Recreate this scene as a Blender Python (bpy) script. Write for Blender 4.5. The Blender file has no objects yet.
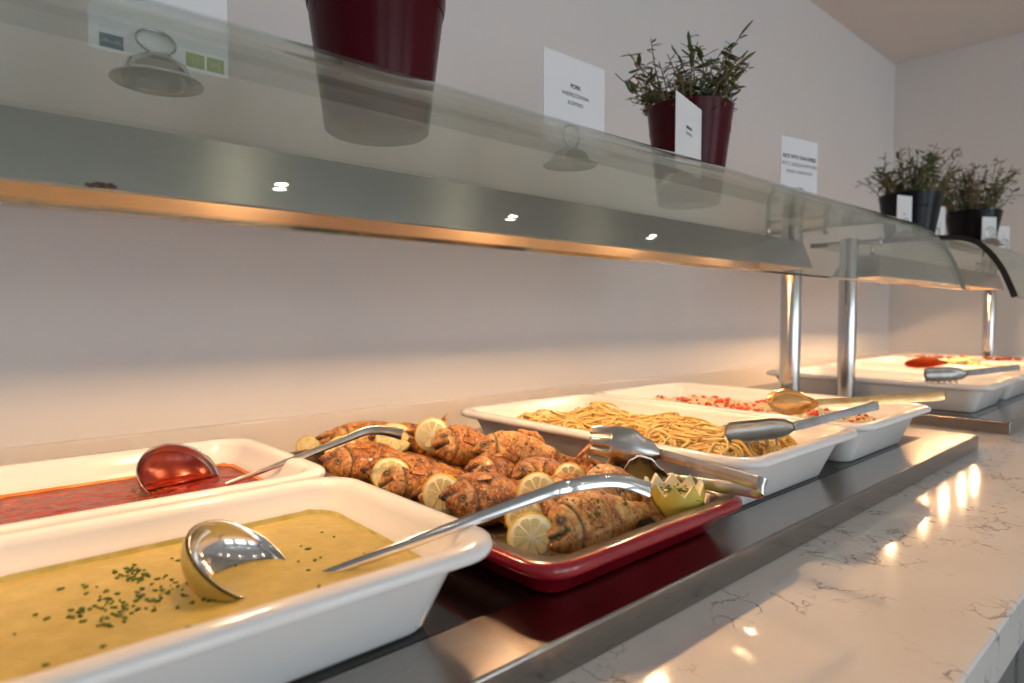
import bpy, math, random
from math import sin, cos, pi, sqrt, radians
from mathutils import Vector, Matrix, noise as mnoise
from mathutils.bvhtree import BVHTree

rnd = random.Random(11)
SC = bpy.context.scene
COL = SC.collection
V = Vector

# ------------------------------------------------------------------ materials
def nt(name):
    m = bpy.data.materials.new(name); m.use_nodes = True
    return m, m.node_tree.nodes, m.node_tree.links, m.node_tree.nodes['Principled BSDF']

def mat(name, col, rough=.5, metal=0., spec=.5, coat=0., sss=0., sss_r=(1, .6, .3), emit=None, estr=0., trans=0., aniso=0.):
    m, N, L, b = nt(name)
    b.inputs['Base Color'].default_value = (*col, 1)
    b.inputs['Roughness'].default_value = rough
    b.inputs['Metallic'].default_value = metal
    b.inputs['Specular IOR Level'].default_value = spec
    b.inputs['Coat Weight'].default_value = coat
    b.inputs['Coat Roughness'].default_value = .05
    if sss:
        b.inputs['Subsurface Weight'].default_value = sss
        b.inputs['Subsurface Radius'].default_value = sss_r
        b.inputs['Subsurface Scale'].default_value = .004
    if emit:
        b.inputs['Emission Color'].default_value = (*emit, 1)
        b.inputs['Emission Strength'].default_value = estr
    if trans: b.inputs['Transmission Weight'].default_value = trans
    if aniso: b.inputs['Anisotropic'].default_value = aniso
    return m

def add(m, t, **kw):
    n = m.node_tree.nodes.new(t)
    for k, v in kw.items():
        if k in n.inputs: n.inputs[k].default_value = v
        else: setattr(n, k, v)
    return n

def coords(m, scale=(1, 1, 1), kind='Object'):
    tc = add(m, 'ShaderNodeTexCoord'); mp = add(m, 'ShaderNodeMapping')
    mp.inputs['Scale'].default_value = scale
    m.node_tree.links.new(tc.outputs[kind], mp.inputs['Vector'])
    return mp.outputs['Vector']

def noise(m, scale, detail=4, rough=.55, dist=0, vec=None, mscale=(1, 1, 1)):
    n = add(m, 'ShaderNodeTexNoise'); n.inputs['Scale'].default_value = scale
    n.inputs['Detail'].default_value = detail; n.inputs['Roughness'].default_value = rough
    n.inputs['Distortion'].default_value = dist
    m.node_tree.links.new(vec or coords(m, mscale), n.inputs['Vector'])
    return n.outputs['Fac']

def ramp(m, src, stops, interp='LINEAR'):
    r = add(m, 'ShaderNodeValToRGB'); cr = r.color_ramp; cr.interpolation = interp
    while len(cr.elements) < len(stops): cr.elements.new(.5)
    for e, (p, c) in zip(cr.elements, stops):
        e.position = p; e.color = (*c, 1) if len(c) == 3 else c
    m.node_tree.links.new(src, r.inputs['Fac'])
    return r.outputs['Color']

def link(m, a, name):
    m.node_tree.links.new(a, m.node_tree.nodes['Principled BSDF'].inputs[name])

def bump(m, src, strength=.2, dist=.002):
    b = add(m, 'ShaderNodeBump'); b.inputs['Strength'].default_value = strength
    b.inputs['Distance'].default_value = dist
    m.node_tree.links.new(src, b.inputs['Height']); link(m, b.outputs['Normal'], 'Normal')

def mixc(m, fac, a, b, blend='MIX'):
    n = add(m, 'ShaderNodeMix', data_type='RGBA', blend_type=blend)
    L = m.node_tree.links
    if isinstance(fac, float): n.inputs[0].default_value = fac
    else: L.new(fac, n.inputs[0])
    for s, i in ((a, 6), (b, 7)):
        if isinstance(s, tuple): n.inputs[i].default_value = (*s, 1)
        else: L.new(s, n.inputs[i])
    return n.outputs[2]

def noisy(name, scale, stops, rough=.5, bstr=0., bscale=None, bdist=.001, mscale=(1, 1, 1), detail=4, **kw):
    m = mat(name, stops[0][1], rough, **kw)
    link(m, ramp(m, noise(m, scale, detail, mscale=mscale), stops), 'Base Color')
    if bstr: bump(m, noise(m, bscale or scale, 5, mscale=mscale), bstr, bdist)
    return m

WALL = noisy('wall_paint', 3, [(.3, (.70, .69, .685)), (.7, (.72, .71, .705))], .75, .05, 220, .0006)
FARW = noisy('far_wall_paint', 3, [(.3, (.70, .69, .685)), (.7, (.72, .71, .705))], .75, .05, 220, .0006)
CEIL = noisy('ceiling_paint', 3, [(.3, (.66, .63, .61)), (.7, (.68, .65, .63))], .85)
FLOOR = noisy('floor_tile', 4, [(.3, (.22, .19, .17)), (.7, (.27, .24, .21))], .4)
PORC = mat('white_glazed_ceramic', (.87, .86, .84), .16, spec=.4, coat=.1)
PLATTER = mat('cream_glazed_ceramic', (.86, .84, .80), .2, coat=.3)

def brushed(name, col, rough, mscale, bs=.08, aniso=0., ascale=1):
    m = mat(name, col, rough, 1.)
    f = noise(m, 60, 3, mscale=mscale)
    link(m, ramp(m, f, [(.25, tuple(c * .86 for c in col)), (.75, tuple(min(1, c * 1.06) for c in col))]), 'Base Color')
    bump(m, f, bs, .0004)
    if aniso:
        m.node_tree.nodes['Principled BSDF'].inputs['Anisotropic'].default_value = aniso
        t = add(m, 'ShaderNodeTangent', direction_type='RADIAL', axis='Y')
        link(m, t.outputs['Tangent'], 'Tangent')
    return m
HOODM = brushed('brushed_steel_hood', (.47, .455, .43), .26, (30, .6, 30), .08, .8)
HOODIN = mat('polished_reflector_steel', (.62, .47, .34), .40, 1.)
STEEL = brushed('brushed_plate_steel', (.36, .335, .315), .22, (12, 1, 12), .05)
POST = mat('satin_post_steel', (.62, .60, .58), .20, 1.)
CUTL = mat('polished_cutlery_steel', (.72, .71, .69), .12, 1.)
CUTL2 = noisy('scratched_cutlery_steel', 40, [(.35, (.56, .545, .52)), (.65, (.70, .685, .66))], .24, .04, 90, .0003, metal=1.)
DOME = mat('chromed_steel', (.44, .41, .36), .10, 1.)
WIRE = mat('bright_wire', (.80, .79, .76), .15, 1.)
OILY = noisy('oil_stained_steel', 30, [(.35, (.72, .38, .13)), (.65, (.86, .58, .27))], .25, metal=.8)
DULL = noisy('dull_grey_steel', 40, [(.35, (.30, .29, .27)), (.65, (.40, .39, .365))], .34, .04, 90, .0003, metal=1.)
BLACKGLASS = mat('black_ceramic_glass', (.012, .010, .009), .10)
RUBBER = mat('black_rubber', (.01, .01, .01), .5)
TUBE2 = mat('far_heat_lamp_glow', (1, .6, .3), .4, emit=(1, .60, .31), estr=800)
TUBE = mat('heat_lamp_glow', (1, .6, .3), .4, emit=(1, .60, .31), estr=590)
SPOT = mat('downlight_glow', (1, .9, .75), .4, emit=(1, .86, .66), estr=150)

# quartz worktop
QUARTZ = mat('veined_quartz', (.8, .78, .75), .09)
def make_quartz():
    m = QUARTZ; L = m.node_tree.links
    base = ramp(m, noise(m, 9, 5), [(.3, (.79, .745, .695)), (.7, (.86, .82, .775))])
    vec = coords(m, (1, 1, 1))
    nz = add(m, 'ShaderNodeTexNoise', Scale=14.0, Detail=5.0); L.new(vec, nz.inputs['Vector'])
    add_ = add(m, 'ShaderNodeMix', data_type='VECTOR'); add_.inputs[0].default_value = .16
    L.new(vec, add_.inputs[4]); L.new(nz.outputs['Color'], add_.inputs[5])
    vor = add(m, 'ShaderNodeTexVoronoi', feature='DISTANCE_TO_EDGE'); vor.inputs['Scale'].default_value = 27
    L.new(add_.outputs[1], vor.inputs['Vector'])
    line = ramp(m, vor.outputs['Distance'], [(.0, (1, 1, 1)), (.045, (0, 0, 0))])
    mask = ramp(m, noise(m, 13, 2), [(.49, (0, 0, 0)), (.60, (1, 1, 1))])
    mul = add(m, 'ShaderNodeMix', data_type='RGBA', blend_type='MULTIPLY'); mul.inputs[0].default_value = 1
    L.new(line, mul.inputs[6]); L.new(mask, mul.inputs[7])
    link(m, mixc(m, mul.outputs[2], base, (.26, .22, .19)), 'Base Color')
make_quartz()

UPST = mat('plain_pale_upstand', (.76, .73, .70), .3)

# clear glass sheet: transparent with a faint green tint and mirror reflections
def glass_mat(name, tint, edge=False, ior=1.5):
    m = bpy.data.materials.new(name); m.use_nodes = True
    N, L = m.node_tree.nodes, m.node_tree.links; N.clear()
    out = N.new('ShaderNodeOutputMaterial'); mx = N.new('ShaderNodeMixShader')
    tr = N.new('ShaderNodeBsdfTransparent'); tr.inputs[0].default_value = (*tint, 1)
    gl = N.new('ShaderNodeBsdfGlossy'); gl.inputs['Roughness'].default_value = .02
    gl.inputs[0].default_value = (.95, 1, .97, 1)
    ge = N.new('ShaderNodeNewGeometry'); dt = N.new('ShaderNodeVectorMath'); dt.operation = 'DOT_PRODUCT'
    L.new(ge.outputs['Normal'], dt.inputs[0]); L.new(ge.outputs['Incoming'], dt.inputs[1])
    def mth(op, a, b=None):
        n = N.new('ShaderNodeMath'); n.operation = op; n.use_clamp = op != 'ABSOLUTE'
        for i, q in enumerate((a, b)):
            if q is None: continue
            if isinstance(q, float): n.inputs[i].default_value = q
            else: L.new(q, n.inputs[i])
        return n.outputs[0]
    f0 = ((ior - 1) / (ior + 1)) ** 2
    p5 = mth('POWER', mth('SUBTRACT', 1., mth('ABSOLUTE', dt.outputs['Value'])), 5.)
    sch = mth('ADD', f0, mth('MULTIPLY', p5, 1 - f0))
    L.new(sch, mx.inputs[0]); L.new(tr.outputs[0], mx.inputs[1]); L.new(gl.outputs[0], mx.inputs[2])
    L.new(mx.outputs[0], out.inputs[0])
    return m
GLASS = glass_mat('clear_green_tinted_glass', (.925, .945, .928))
GEDGE = mat('green_glass_edge', (.05, .11, .085), .1, spec=.8)
PANE = glass_mat('window_glass', (.97, .98, .98))

def food_noise(name, stops, scale, rough, b=.3, bs=None, bd=.002, **kw):
    return noisy(name, scale, stops, rough, b, bs, bd, **kw)
GSOUP = food_noise('green_curry_soup', [(.3, (.43, .34, .080)), (.52, (.49, .39, .10)), (.72, (.56, .45, .13))], 55, .30, .4, 150, .0013, coat=.15)
GFILM = food_noise('dried_green_soup', [(.35, (.50, .42, .10)), (.6, (.62, .55, .20))], 60, .4)
RSOUP = food_noise('tomato_soup', [(.32, (.17, .008, .003)), (.52, (.30, .020, .006)), (.72, (.46, .075, .018))], 75, .20, .6, 120, .0022, spec=.35)
RDARK = food_noise('thin_red_soup_film', [(.3, (.13, .010, .005)), (.7, (.26, .04, .015))], 50, .22, .2, 120, .001, metal=.35)
RFILM = food_noise('orange_soup_oil', [(.35, (.70, .20, .03)), (.6, (.82, .33, .07))], 50, .35)
NOOD = food_noise('cooked_spaghetti', [(.3, (.82, .54, .165)), (.7, (.90, .66, .26))], 40, .35, sss=.15)
RICE = food_noise('cooked_rice', [(.3, (.84, .72, .46)), (.7, (.90, .82, .62))], 60, .45, sss=.15)
TOMD = food_noise('diced_tomato_skin', [(.3, (.66, .05, .02)), (.7, (.80, .14, .05))], 60, .3)
HERB = food_noise('chopped_parsley_leaf', [(.3, (.028, .075, .010)), (.7, (.10, .20, .025))], 90, .5)
LPEEL = food_noise('lemon_peel', [(.3, (.76, .52, .03)), (.7, (.84, .62, .06))], 60, .4, .25, 300, .0005)
LCROWN = food_noise('yellow_green_lemon_skin', [(.3, (.66, .48, .06)), (.55, (.74, .55, .09)), (.8, (.56, .48, .07))], 18, .38, .3, 300, .0006)
PITH = mat('lemon_pith', (.88, .82, .60), .5)
FLESH = food_noise('lemon_flesh', [(.3, (.72, .58, .22)), (.7, (.84, .72, .38))], 140, .25, .3, 160, .0008, sss=.2)
PEN = mat('lemon_membrane', (.86, .78, .52), .4)
REDPOT = mat('glossy_wine_red_plastic', (.060, .0012, .005), .24, spec=.14)
BLKPOT = mat('glossy_black_plastic', (.005, .005, .007), .25, spec=.2)
SOIL = noisy('dark_potting_soil', 60, [(.3, (.03, .02, .012)), (.7, (.07, .05, .03))], .9)
LEAFG = noisy('olive_green_leaf', 25, [(.3, (.05, .085, .02)), (.7, (.13, .17, .05))], .45)
LEAFB = noisy('dried_brown_leaf', 25, [(.3, (.14, .075, .035)), (.7, (.26, .15, .08))], .7)
STEM = noisy('woody_stem', 30, [(.3, (.14, .11, .05)), (.7, (.24, .19, .10))], .7)
CARD = mat('white_card', (.80, .80, .82), .6)
INK = mat('dark_blue_ink', (.02, .035, .07), .6)
BLUE = mat('blue_label_print', (.02, .075, .15), .5)
GREEN = mat('olive_green_label_print', (.30, .36, .06), .5)
PALE = mat('pale_label_print', (.55, .60, .45), .5)
TRAYR = noisy('red_enamel', 14, [(.35, (.25, .004, .012)), (.65, (.36, .008, .022))], .18, coat=.6)
TRAYD = noisy('dark_oiled_enamel', 30, [(.3, (.045, .028, .017)), (.7, (.10, .065, .04))], .28, .15, 60, .0006)
CAB = noisy('grey_cabinet_laminate', 5, [(.3, (.16, .155, .15)), (.7, (.19, .185, .18))], .5)
FRAME = mat('white_window_frame', (.75, .75, .74), .4)
BURNT = noisy('charred_food', 90, [(.3, (.03, .008, .004)), (.7, (.16, .05, .02))], .35, .4, 150, .001)

# baked fish skin, darkened by a per-vertex "char" amount
def fish_mat(name, seed):
    m = mat(name, (.5, .25, .1), .30, coat=.3)
    v = coords(m, (1, 1, 1))
    a = noise(m, 120 + seed * 9, 8, .72, .8, vec=v)
    big = noise(m, 38 + seed * 2, 3, .5, .4, vec=v)
    mm = add(m, 'ShaderNodeMath', operation='MULTIPLY_ADD'); mm.inputs[1].default_value = .62
    m.node_tree.links.new(a, mm.inputs[0])
    m2 = add(m, 'ShaderNodeMath', operation='MULTIPLY'); m2.inputs[1].default_value = .38
    m.node_tree.links.new(big, m2.inputs[0]); m.node_tree.links.new(m2.outputs[0], mm.inputs[2])
    crust = ramp(m, mm.outputs[0], [(p_ + (-.012, -.034, .012)[{0: 0, 2: 1, 5: 2}[seed]], c_) for p_, c_ in ((.36, (.030, .009, .004)), (.425, (.15, .036, .008)), (.475, (.40, .115, .020)), (.53, (.60, .23, .042)), (.59, (.72, .40, .11)), (.68, (.80, .60, .28)))])
    sp = ramp(m, noise(m, 300, 3, .6, vec=v), [(.57, (0, 0, 0)), (.66, (1, 1, 1))])
    crust = mixc(m, sp, crust, (.80, .52, .20))
    dk = ramp(m, noise(m, 210, 3, .6, .5, vec=v), [(.60, (0, 0, 0)), (.68, (1, 1, 1))])
    crust = mixc(m, dk, crust, (.05, .014, .005))
    at = add(m, 'ShaderNodeAttribute', attribute_name='char')
    c2 = mixc(m, at.outputs['Fac'], crust, (.030, .010, .005))
    at2 = add(m, 'ShaderNodeAttribute', attribute_name='pale')
    pal = ramp(m, noise(m, 170, 5, .6, vec=v), [(.38, (.30, .13, .05)), (.52, (.60, .42, .22)), (.66, (.74, .66, .52))])
    link(m, mixc(m, at2.outputs['Fac'], c2, pal), 'Base Color')
    bump(m, noise(m, 330, 6, .75, vec=v), .8, .0022)
    return m
FISHM = [fish_mat('crisp_fish_skin', 0), fish_mat('golden_fish_skin', 2), fish_mat('browned_fish_skin', 5)]
FIN = noisy('crisp_fish_fin', 170, [(.32, (.16, .04, .009)), (.5, (.44, .15, .03)), (.68, (.66, .34, .09))], .4, .6, 240, .0012)
EYE = mat('cooked_fish_eye', (.36, .22, .10), .3, coat=.3)
PUPIL = mat('dark_fish_pupil', (.02, .012, .008), .15)

# ------------------------------------------------------------------ objects
def mesh(name, vs, fs, m=None, parent=None, base=None, smooth=True, mi=None, mats=None):
    me = bpy.data.meshes.new(name)
    if base is not None: vs = [(v[0] - base[0], v[1] - base[1], v[2] - base[2]) for v in vs]
    me.from_pydata([tuple(v) for v in vs], [], fs)
    for mm in (mats or [m]):
        if mm: me.materials.append(mm)
    if mi: me.polygons.foreach_set('material_index', mi)
    if smooth:
        me.polygons.foreach_set('use_smooth', [True] * len(fs))
    me.update()
    o = bpy.data.objects.new(name, me); COL.objects.link(o)
    if parent: o.parent = parent
    if base is not None and not parent: o.location = base
    return o

def sharp(o, ang=35):
    """keep corners crisp on a smooth-shaded mesh"""
    me = o.data
    import bmesh
    bm = bmesh.new(); bm.from_mesh(me)
    bmesh.ops.recalc_face_normals(bm, faces=bm.faces)
    for e in bm.edges:
        if len(e.link_faces) == 2 and e.calc_face_angle(0) > radians(ang): e.smooth = False
    bm.to_mesh(me); bm.free()
    return o

def tag(o, label, cat, group=None, kind=None):
    o['label'] = label; o['category'] = cat
    if group: o['group'] = group
    if kind: o['kind'] = kind
    return o

def thing(name, label, cat, loc, group=None, rotz=0):
    o = bpy.data.objects.new(name, None); o.empty_display_size = .05; COL.objects.link(o)
    o.location = loc; o.rotation_euler = (0, 0, rotz)
    return tag(o, label, cat, group)

def struct(name, vs, fs, m, smooth=False):
    o = mesh(name, vs, fs, m, smooth=smooth); o['kind'] = 'structure'; return o

def box(x0, x1, y0, y1, z0, z1):
    vs = [(x, y, z) for z in (z0, z1) for y in (y0, y1) for x in (x0, x1)]
    fs = [(0, 2, 3, 1), (4, 5, 7, 6), (0, 1, 5, 4), (2, 6, 7, 3), (0, 4, 6, 2), (1, 3, 7, 5)]
    return vs, fs

def bevel(o, w=.002, seg=2):
    b = o.modifiers.new('bevel', 'BEVEL'); b.width = w; b.segments = seg; b.limit_method = 'ANGLE'; b.angle_limit = radians(40)
    return o

class MB:
    def __init__(s): s.v = []; s.f = []; s.mi = []
    def add(s, vs, fs, mi=0):
        n = len(s.v); s.v += [tuple(v) for v in vs]; s.f += [tuple(i + n for i in f) for f in fs]; s.mi += [mi] * len(fs)
        return s

def loft(rings, cap0=True, cap1=True, close=True):
    n = len(rings[0]); vs = [p for r in rings for p in r]; fs = []
    for i in range(len(rings) - 1):
        for j in range(n if close else n - 1):
            k = (j + 1) % n
            fs.append((i * n + j, i * n + k, (i + 1) * n + k, (i + 1) * n + j))
    if cap0: fs.append(tuple(reversed(range(n))))
    if cap1: fs.append(tuple(range((len(rings) - 1) * n, len(rings) * n)))
    return vs, fs

def lathe(prof, n=40, c=(0, 0, 0), cap0=True, cap1=True):
    return loft([[(c[0] + r * cos(2 * pi * j / n), c[1] + r * sin(2 * pi * j / n), c[2] + z) for j in range(n)] for r, z in prof], cap0, cap1)

def frames(pts):
    pts = [V(p) for p in pts]; T = []
    for i in range(len(pts)):
        T.append((pts[min(i + 1, len(pts) - 1)] - pts[max(i - 1, 0)]).normalized())
    u = V((0, 0, 1)) if abs(T[0].z) < .9 else V((1, 0, 0))
    out = []
    for t in T:
        u = (u - t * u.dot(t)).normalized(); out.append((t, u, t.cross(u)))
    return pts, out

def tube(pts, r, n=8, caps=True):
    pts, F = frames(pts)
    rs = r if isinstance(r, list) else [r] * len(pts)
    return loft([[p + (u * cos(2 * pi * j / n) + w * sin(2 * pi * j / n)) * rr for j in range(n)] for p, (t, u, w), rr in zip(pts, F, rs)], caps, caps)

def strip(pts, widths, wdir, thick):
    """flat bar swept along pts, rounded a little, its width along wdir (one vector or one per point)"""
    pts, F = frames(pts); rings = []
    for i, (p, (t, u, w)) in enumerate(zip(pts, F)):
        wd = V(wdir[i]) if isinstance(wdir, list) else V(wdir)
        wd = (wd - t * wd.dot(t)).normalized(); nn = t.cross(wd)
        hw = (widths[i] if isinstance(widths, list) else widths) / 2; ht = thick / 2
        ring = []
        for a, b in ((-1, -.5), (-.8, -1), (0, -1.15), (.8, -1), (1, -.5), (1, .5), (.8, 1), (0, .7), (-.8, 1), (-1, .5)):
            ring.append(p + wd * hw * a + nn * ht * b)
        rings.append(ring)
    return loft(rings)

def spline(pts, n=8):
    pts = [V(p) for p in pts]; out = []
    for i in range(len(pts) - 1):
        p0, p1, p2, p3 = pts[max(i - 1, 0)], pts[i], pts[i + 1], pts[min(i + 2, len(pts) - 1)]
        for k in range(n):
            t = k / n
            out.append(.5 * ((2 * p1) + (p2 - p0) * t + (2 * p0 - 5 * p1 + 4 * p2 - p3) * t * t + (3 * p1 - p0 - 3 * p2 + p3) * t ** 3))
    out.append(pts[-1]); return out

def interp(vals, t):
    x = t * (len(vals) - 1); i = min(int(x), len(vals) - 2); f = x - i
    return vals[i] * (1 - f) + vals[i + 1] * f

def smooth_interp(keys, t):
    for (a, va), (b, vb) in zip(keys, keys[1:]):
        if t <= b:
            f = (t - a) / (b - a); f = f * f * (3 - 2 * f); return va + (vb - va) * f
    return keys[-1][1]

def rrect(x0, x1, y0, y1, r, z, n=7):
    out = []
    for cx, cy, a0 in ((x1 - r, y1 - r, 0), (x0 + r, y1 - r, 90), (x0 + r, y0 + r, 180), (x1 - r, y0 + r, 270)):
        for k in range(n + 1):
            a = radians(a0 + 90 * k / n); out.append((cx + r * cos(a), cy + r * sin(a), z))
    return out

def rr_loft(x0, x1, y0, y1, prof, R):
    rings = []
    for ins, z in prof:
        rings.append(rrect(x0 + ins, x1 - ins, y0 + ins, y1 - ins, max(.010, R - ins * .45), z))
    return loft(rings)

# ------------------------------------------------------------------ setting
WX, FY, CZ, FZ = -.12, 3.82, 1.415, -.93
RX, NY = 4.3, -2.6
struct('wall_left', *box(WX - .1, WX, NY - .1, FY + .1, FZ, CZ), WALL)
struct('wall_far', *box(WX, RX, FY, FY + .1, FZ, CZ), FARW)
struct('ceiling', *box(WX - .1, RX + .1, NY - .1, FY + .1, CZ, CZ + .1), CEIL)
struct('floor', *box(WX - .1, RX + .1, NY - .1, FY + .1, FZ - .1, FZ), FLOOR)
struct('wall_near', *box(WX, RX, NY - .1, NY, FZ, CZ), FARW)
mb = MB()   # window wall with three openings
ys = [NY, -2.0, -.4, 0.0, 1.6, 2.0, 3.5, FY]
mb.add(*box(RX, RX + .12, NY, FY, FZ, -.6)); mb.add(*box(RX, RX + .12, NY, FY, 1.2, CZ))
for a, b in ((0, 1), (2, 3), (4, 5), (6, 7)): mb.add(*box(RX, RX + .12, ys[a], ys[b], -.6, 1.2))
struct('wall_right', mb.v, mb.f, FARW)
for i, (a, b) in enumerate(((1, 2), (3, 4), (5, 6))):
    mb = MB(); t = .05
    mb.add(*box(RX + .03, RX + .09, ys[a], ys[b], -.6, -.6 + t)); mb.add(*box(RX + .03, RX + .09, ys[a], ys[b], 1.2 - t, 1.2))
    for yy in (ys[a], (ys[a] + ys[b]) / 2 - t / 2, ys[b] - t): mb.add(*box(RX + .03, RX + .09, yy, yy + t, -.6 + t, 1.2 - t))
    w = struct('window_%d' % (i + 1), mb.v, mb.f, FRAME)
    p = mesh('window_pane', *box(RX + .055, RX + .061, ys[a] + t, ys[b] - t, -.6 + t, 1.2 - t), PANE, w, smooth=False)

# worktop with an upstand along the walls
mb = MB()
mb.add(*box(-.104, .864, -1.6, FY - .017, -.076, -.028))
wt = bevel(mesh('worktop', mb.v, mb.f, QUARTZ, smooth=False), .003)
tag(wt, 'long pale quartz worktop with fine grey veins under the hot plates', 'worktop')
up = MB(); up.add(*box(-.119, -.105, -1.6, FY - .001, -.076, .046))
o = bevel(mesh('upstand', up.v, up.f, UPST, smooth=False), .002)
tag(o, 'low pale quartz upstand along the long white wall behind the dishes', 'upstand')
up = MB(); up.add(*box(-.104, .864, FY - .016, FY - .001, -.076, .046))
o = bevel(mesh('upstand', up.v, up.f, UPST, smooth=False), .002)
tag(o, 'low pale quartz upstand at the far end wall behind the last platter', 'upstand')
cab = thing('base_cabinet', 'grey cabinet under the front edge of the quartz worktop', 'cabinet', (.4, 1, FZ))
mesh('cabinet_body', *box(-.1, .80, -1.55, FY - .02, FZ, -.077), CAB, cab, (.4, 1, FZ), smooth=False)
for k in range(9):
    y = -1.53 + k * .592
    d = bevel(mesh('cabinet_door', *box(.801, .82, y, y + .58, FZ + .10, -.095), CAB, cab, (.4, 1, FZ), smooth=False), .002)
    mesh('door_handle', *tube([(.833, y + .5, -.30), (.833, y + .5, -.16)], .005), POST, d, (.4, 1, FZ))

# ceiling downlights of the dining room
for i, (x, y) in enumerate(((1.75, -.70), (1.75, .22), (1.75, 1.14), (1.75, 2.06), (1.75, 2.98), (3.3, .22), (3.3, 1.14), (3.3, 2.06))):
    t = thing('ceiling_downlight', 'round recessed downlight in the ceiling out over the room', 'ceiling light', (x, y, CZ - .004), 'ceiling downlights over the dining room')
    mesh('trim_ring', *lathe([(.045, 0), (.050, -.004), (.056, -.003), (.058, .003)], 32, cap0=False, cap1=False), FRAME, t)
    mesh('bulb', *lathe([(.0188, .001), (.0188, -.0008), (.01, -.0015)], 24), SPOT, t)
    mesh('reflector_dish', *lathe([(.0449, .001), (.0449, -.0003), (.019, -.0004)], 32, cap1=False), FRAME, t)

# ------------------------------------------------------------------ hot plates
def hot_plate(label, x1, y0, y1, seams):
    base = (.33, (y0 + y1) / 2, -.028)
    t = thing('hot_plate', label, 'hot plate', base)
    o = bevel(mesh('plate_body', *box(-.012, x1, y0, y1, -.0279, 0), STEEL, t, base, smooth=False), .0025, 3)
    for a, b in zip(seams, seams[1:]):
        bevel(mesh('heating_panel', *box(.03, x1 - .064, a + .001, b - .001, .0, .0007), BLACKGLASS, t, base, smooth=False), .0004, 1)
    return t
hot_plate('long steel edged hot plate carrying the soups, fish, pasta and rice', .675, -.45, 1.814, [-.33, .006, .345, .684, .998, 1.331, 1.70])
hot_plate('farther steel edged hot plate past the gap, carrying the far dishes', .684, 2.03, 3.62, [2.05, 2.39, 2.727, 3.04, 3.40])

# ------------------------------------------------------------------ sneeze guards
def chaikin(p, k=2):
    for _ in range(k):
        q = [p[0]]
        for a, b in zip(p, p[1:]):
            q.append(tuple(x * .75 + y * .25 for x, y in zip(a, b))); q.append(tuple(x * .25 + y * .75 for x, y in zip(a, b)))
        q.append(p[-1]); p = q
    return p

def guard(label, y0, y1, posts, hood, prof, x_lamps, black=False):
    base = (.35, (y0 + y1) / 2, 0)
    t = thing('sneeze_guard', label, 'sneeze guard', base)
    P = chaikin(prof, 2); n = len(P)
    th = .007; Q = []
    for i, (x, z) in enumerate(P):
        a, b = P[max(i - 1, 0)], P[min(i + 1, n - 1)]
        dx, dz = b[0] - a[0], b[1] - a[1]; l = math.hypot(dx, dz)
        Q.append((x - dz / l * th, z + dx / l * th))
    sec = P + Q[::-1]
    vs = [(x, y, z) for y in (y0, y1) for x, z in sec]; m = len(sec); fs = []; mi = []
    for i in range(m):
        k = (i + 1) % m
        fs.append((i, k, m + k, m + i)); mi.append(1 if i in (n - 1, m - 1) else 0)
    for i in range(n - 1):
        for o_ in (0, m):
            q = (o_ + i, o_ + i + 1, o_ + m - 2 - i, o_ + m - 1 - i)
            fs.append(q if o_ else q[::-1]); mi.append(1 if not (o_ and not black) else 1)
    g = mesh('glass_shield', vs, fs, None, t, base, mi=mi, mats=[GLASS, GEDGE]); sharp(g, 30)
    if black:
        ring = []
        E = chaikin(prof, 3)
        rings = []
        for i, (x, z) in enumerate(E):
            a, b = E[max(i - 1, 0)], E[min(i + 1, len(E) - 1)]
            dx, dz = b[0] - a[0], b[1] - a[1]; l = math.hypot(dx, dz); nx, nz = -dz / l, dx / l
            rings.append([(x + nx * s, yy, z + nz * s) for s, yy in ((-.002, y0 - .002), (.010, y0 - .002), (.010, y0 + .006), (-.002, y0 + .006))])
        e = mesh('edge_trim', *loft(rings), RUBBER, t, base); sharp(e)
    for (x, y, zt) in posts:
        p = mesh('post', *lathe([(.0205, .001), (.0208, .002), (.0208, zt - .002), (.0195, zt)], 40, (x, y, 0)), POST, t, base); sharp(p)
        f = mesh('post_foot', *lathe([(.030, .0008), (.030, .004), (.027, .006), (.0209, .006)], 40, (x, y, 0), True, False), POST, p, base); sharp(f)
        mesh('support_bar', *tube([(x - .05, y, zt - .012), (x + .075, y, zt - .012)], .004), POST, p, base)
        mesh('clamp_knob', *lathe([(.003, -.012), (.006, -.010), (.006, .010), (.003, .012)], 12, (x + .07, y, zt - .012)), POST, p, base)
    # lamp hood, an inverted trough
    h0, h1 = hood
    def ring(xa, xb, ya, yb, z): return [(xa, ya, z), (xb, ya, z), (xb, yb, z), (xa, yb, z)]
    xb0, xb1, zb, xt0, xt1, zt_ = .292, .409, .319, .318, .396, .374
    rings = [ring(xt0 + .002, xt1 - .002, h0 + .022, h1 - .022, zt_ - .003), ring(xb0 + .002, xb1 - .002, h0 + .002, h1 - .002, zb + .003),
             ring(xb0 + .001, xb1 - .001, h0 + .001, h1 - .001, zb), ring(xb0, xb1, h0, h1, zb + .002), ring(xt0, xt1, h0 + .02, h1 - .02, zt_)]
    vs, fs = loft(rings); mi = []
    for i, f in enumerate(fs): mi.append(1 if (i < 4 or i == len(fs) - 2) else 0)
    hd = mesh('lamp_hood', vs, fs, None, t, base, smooth=False, mi=mi, mats=[HOODM, HOODIN]); sharp(hd)
    for yy in x_lamps:
        l = mesh('heat_lamp', *tube([(.357, yy - .022, .3505), (.357, yy + .022, .3505)], .0055, 12), TUBE2 if black else TUBE, hd, base)
        for s in (-1, 1):
            mesh('lamp_socket', *tube([(.357, yy + s * .0222, .3505), (.357, yy + s * .034, .3505)], .0075, 12), PORC, hd, base)
    k = 2
    for i in range(k):
        yy = h0 + .09 + (h1 - h0 - .18) * i / (k - 1)
        mesh('hanger_rod', *tube([(.357, yy, zt_), (.357, yy, .4145)], .0045), POST, hd, base)
    return t
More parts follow.
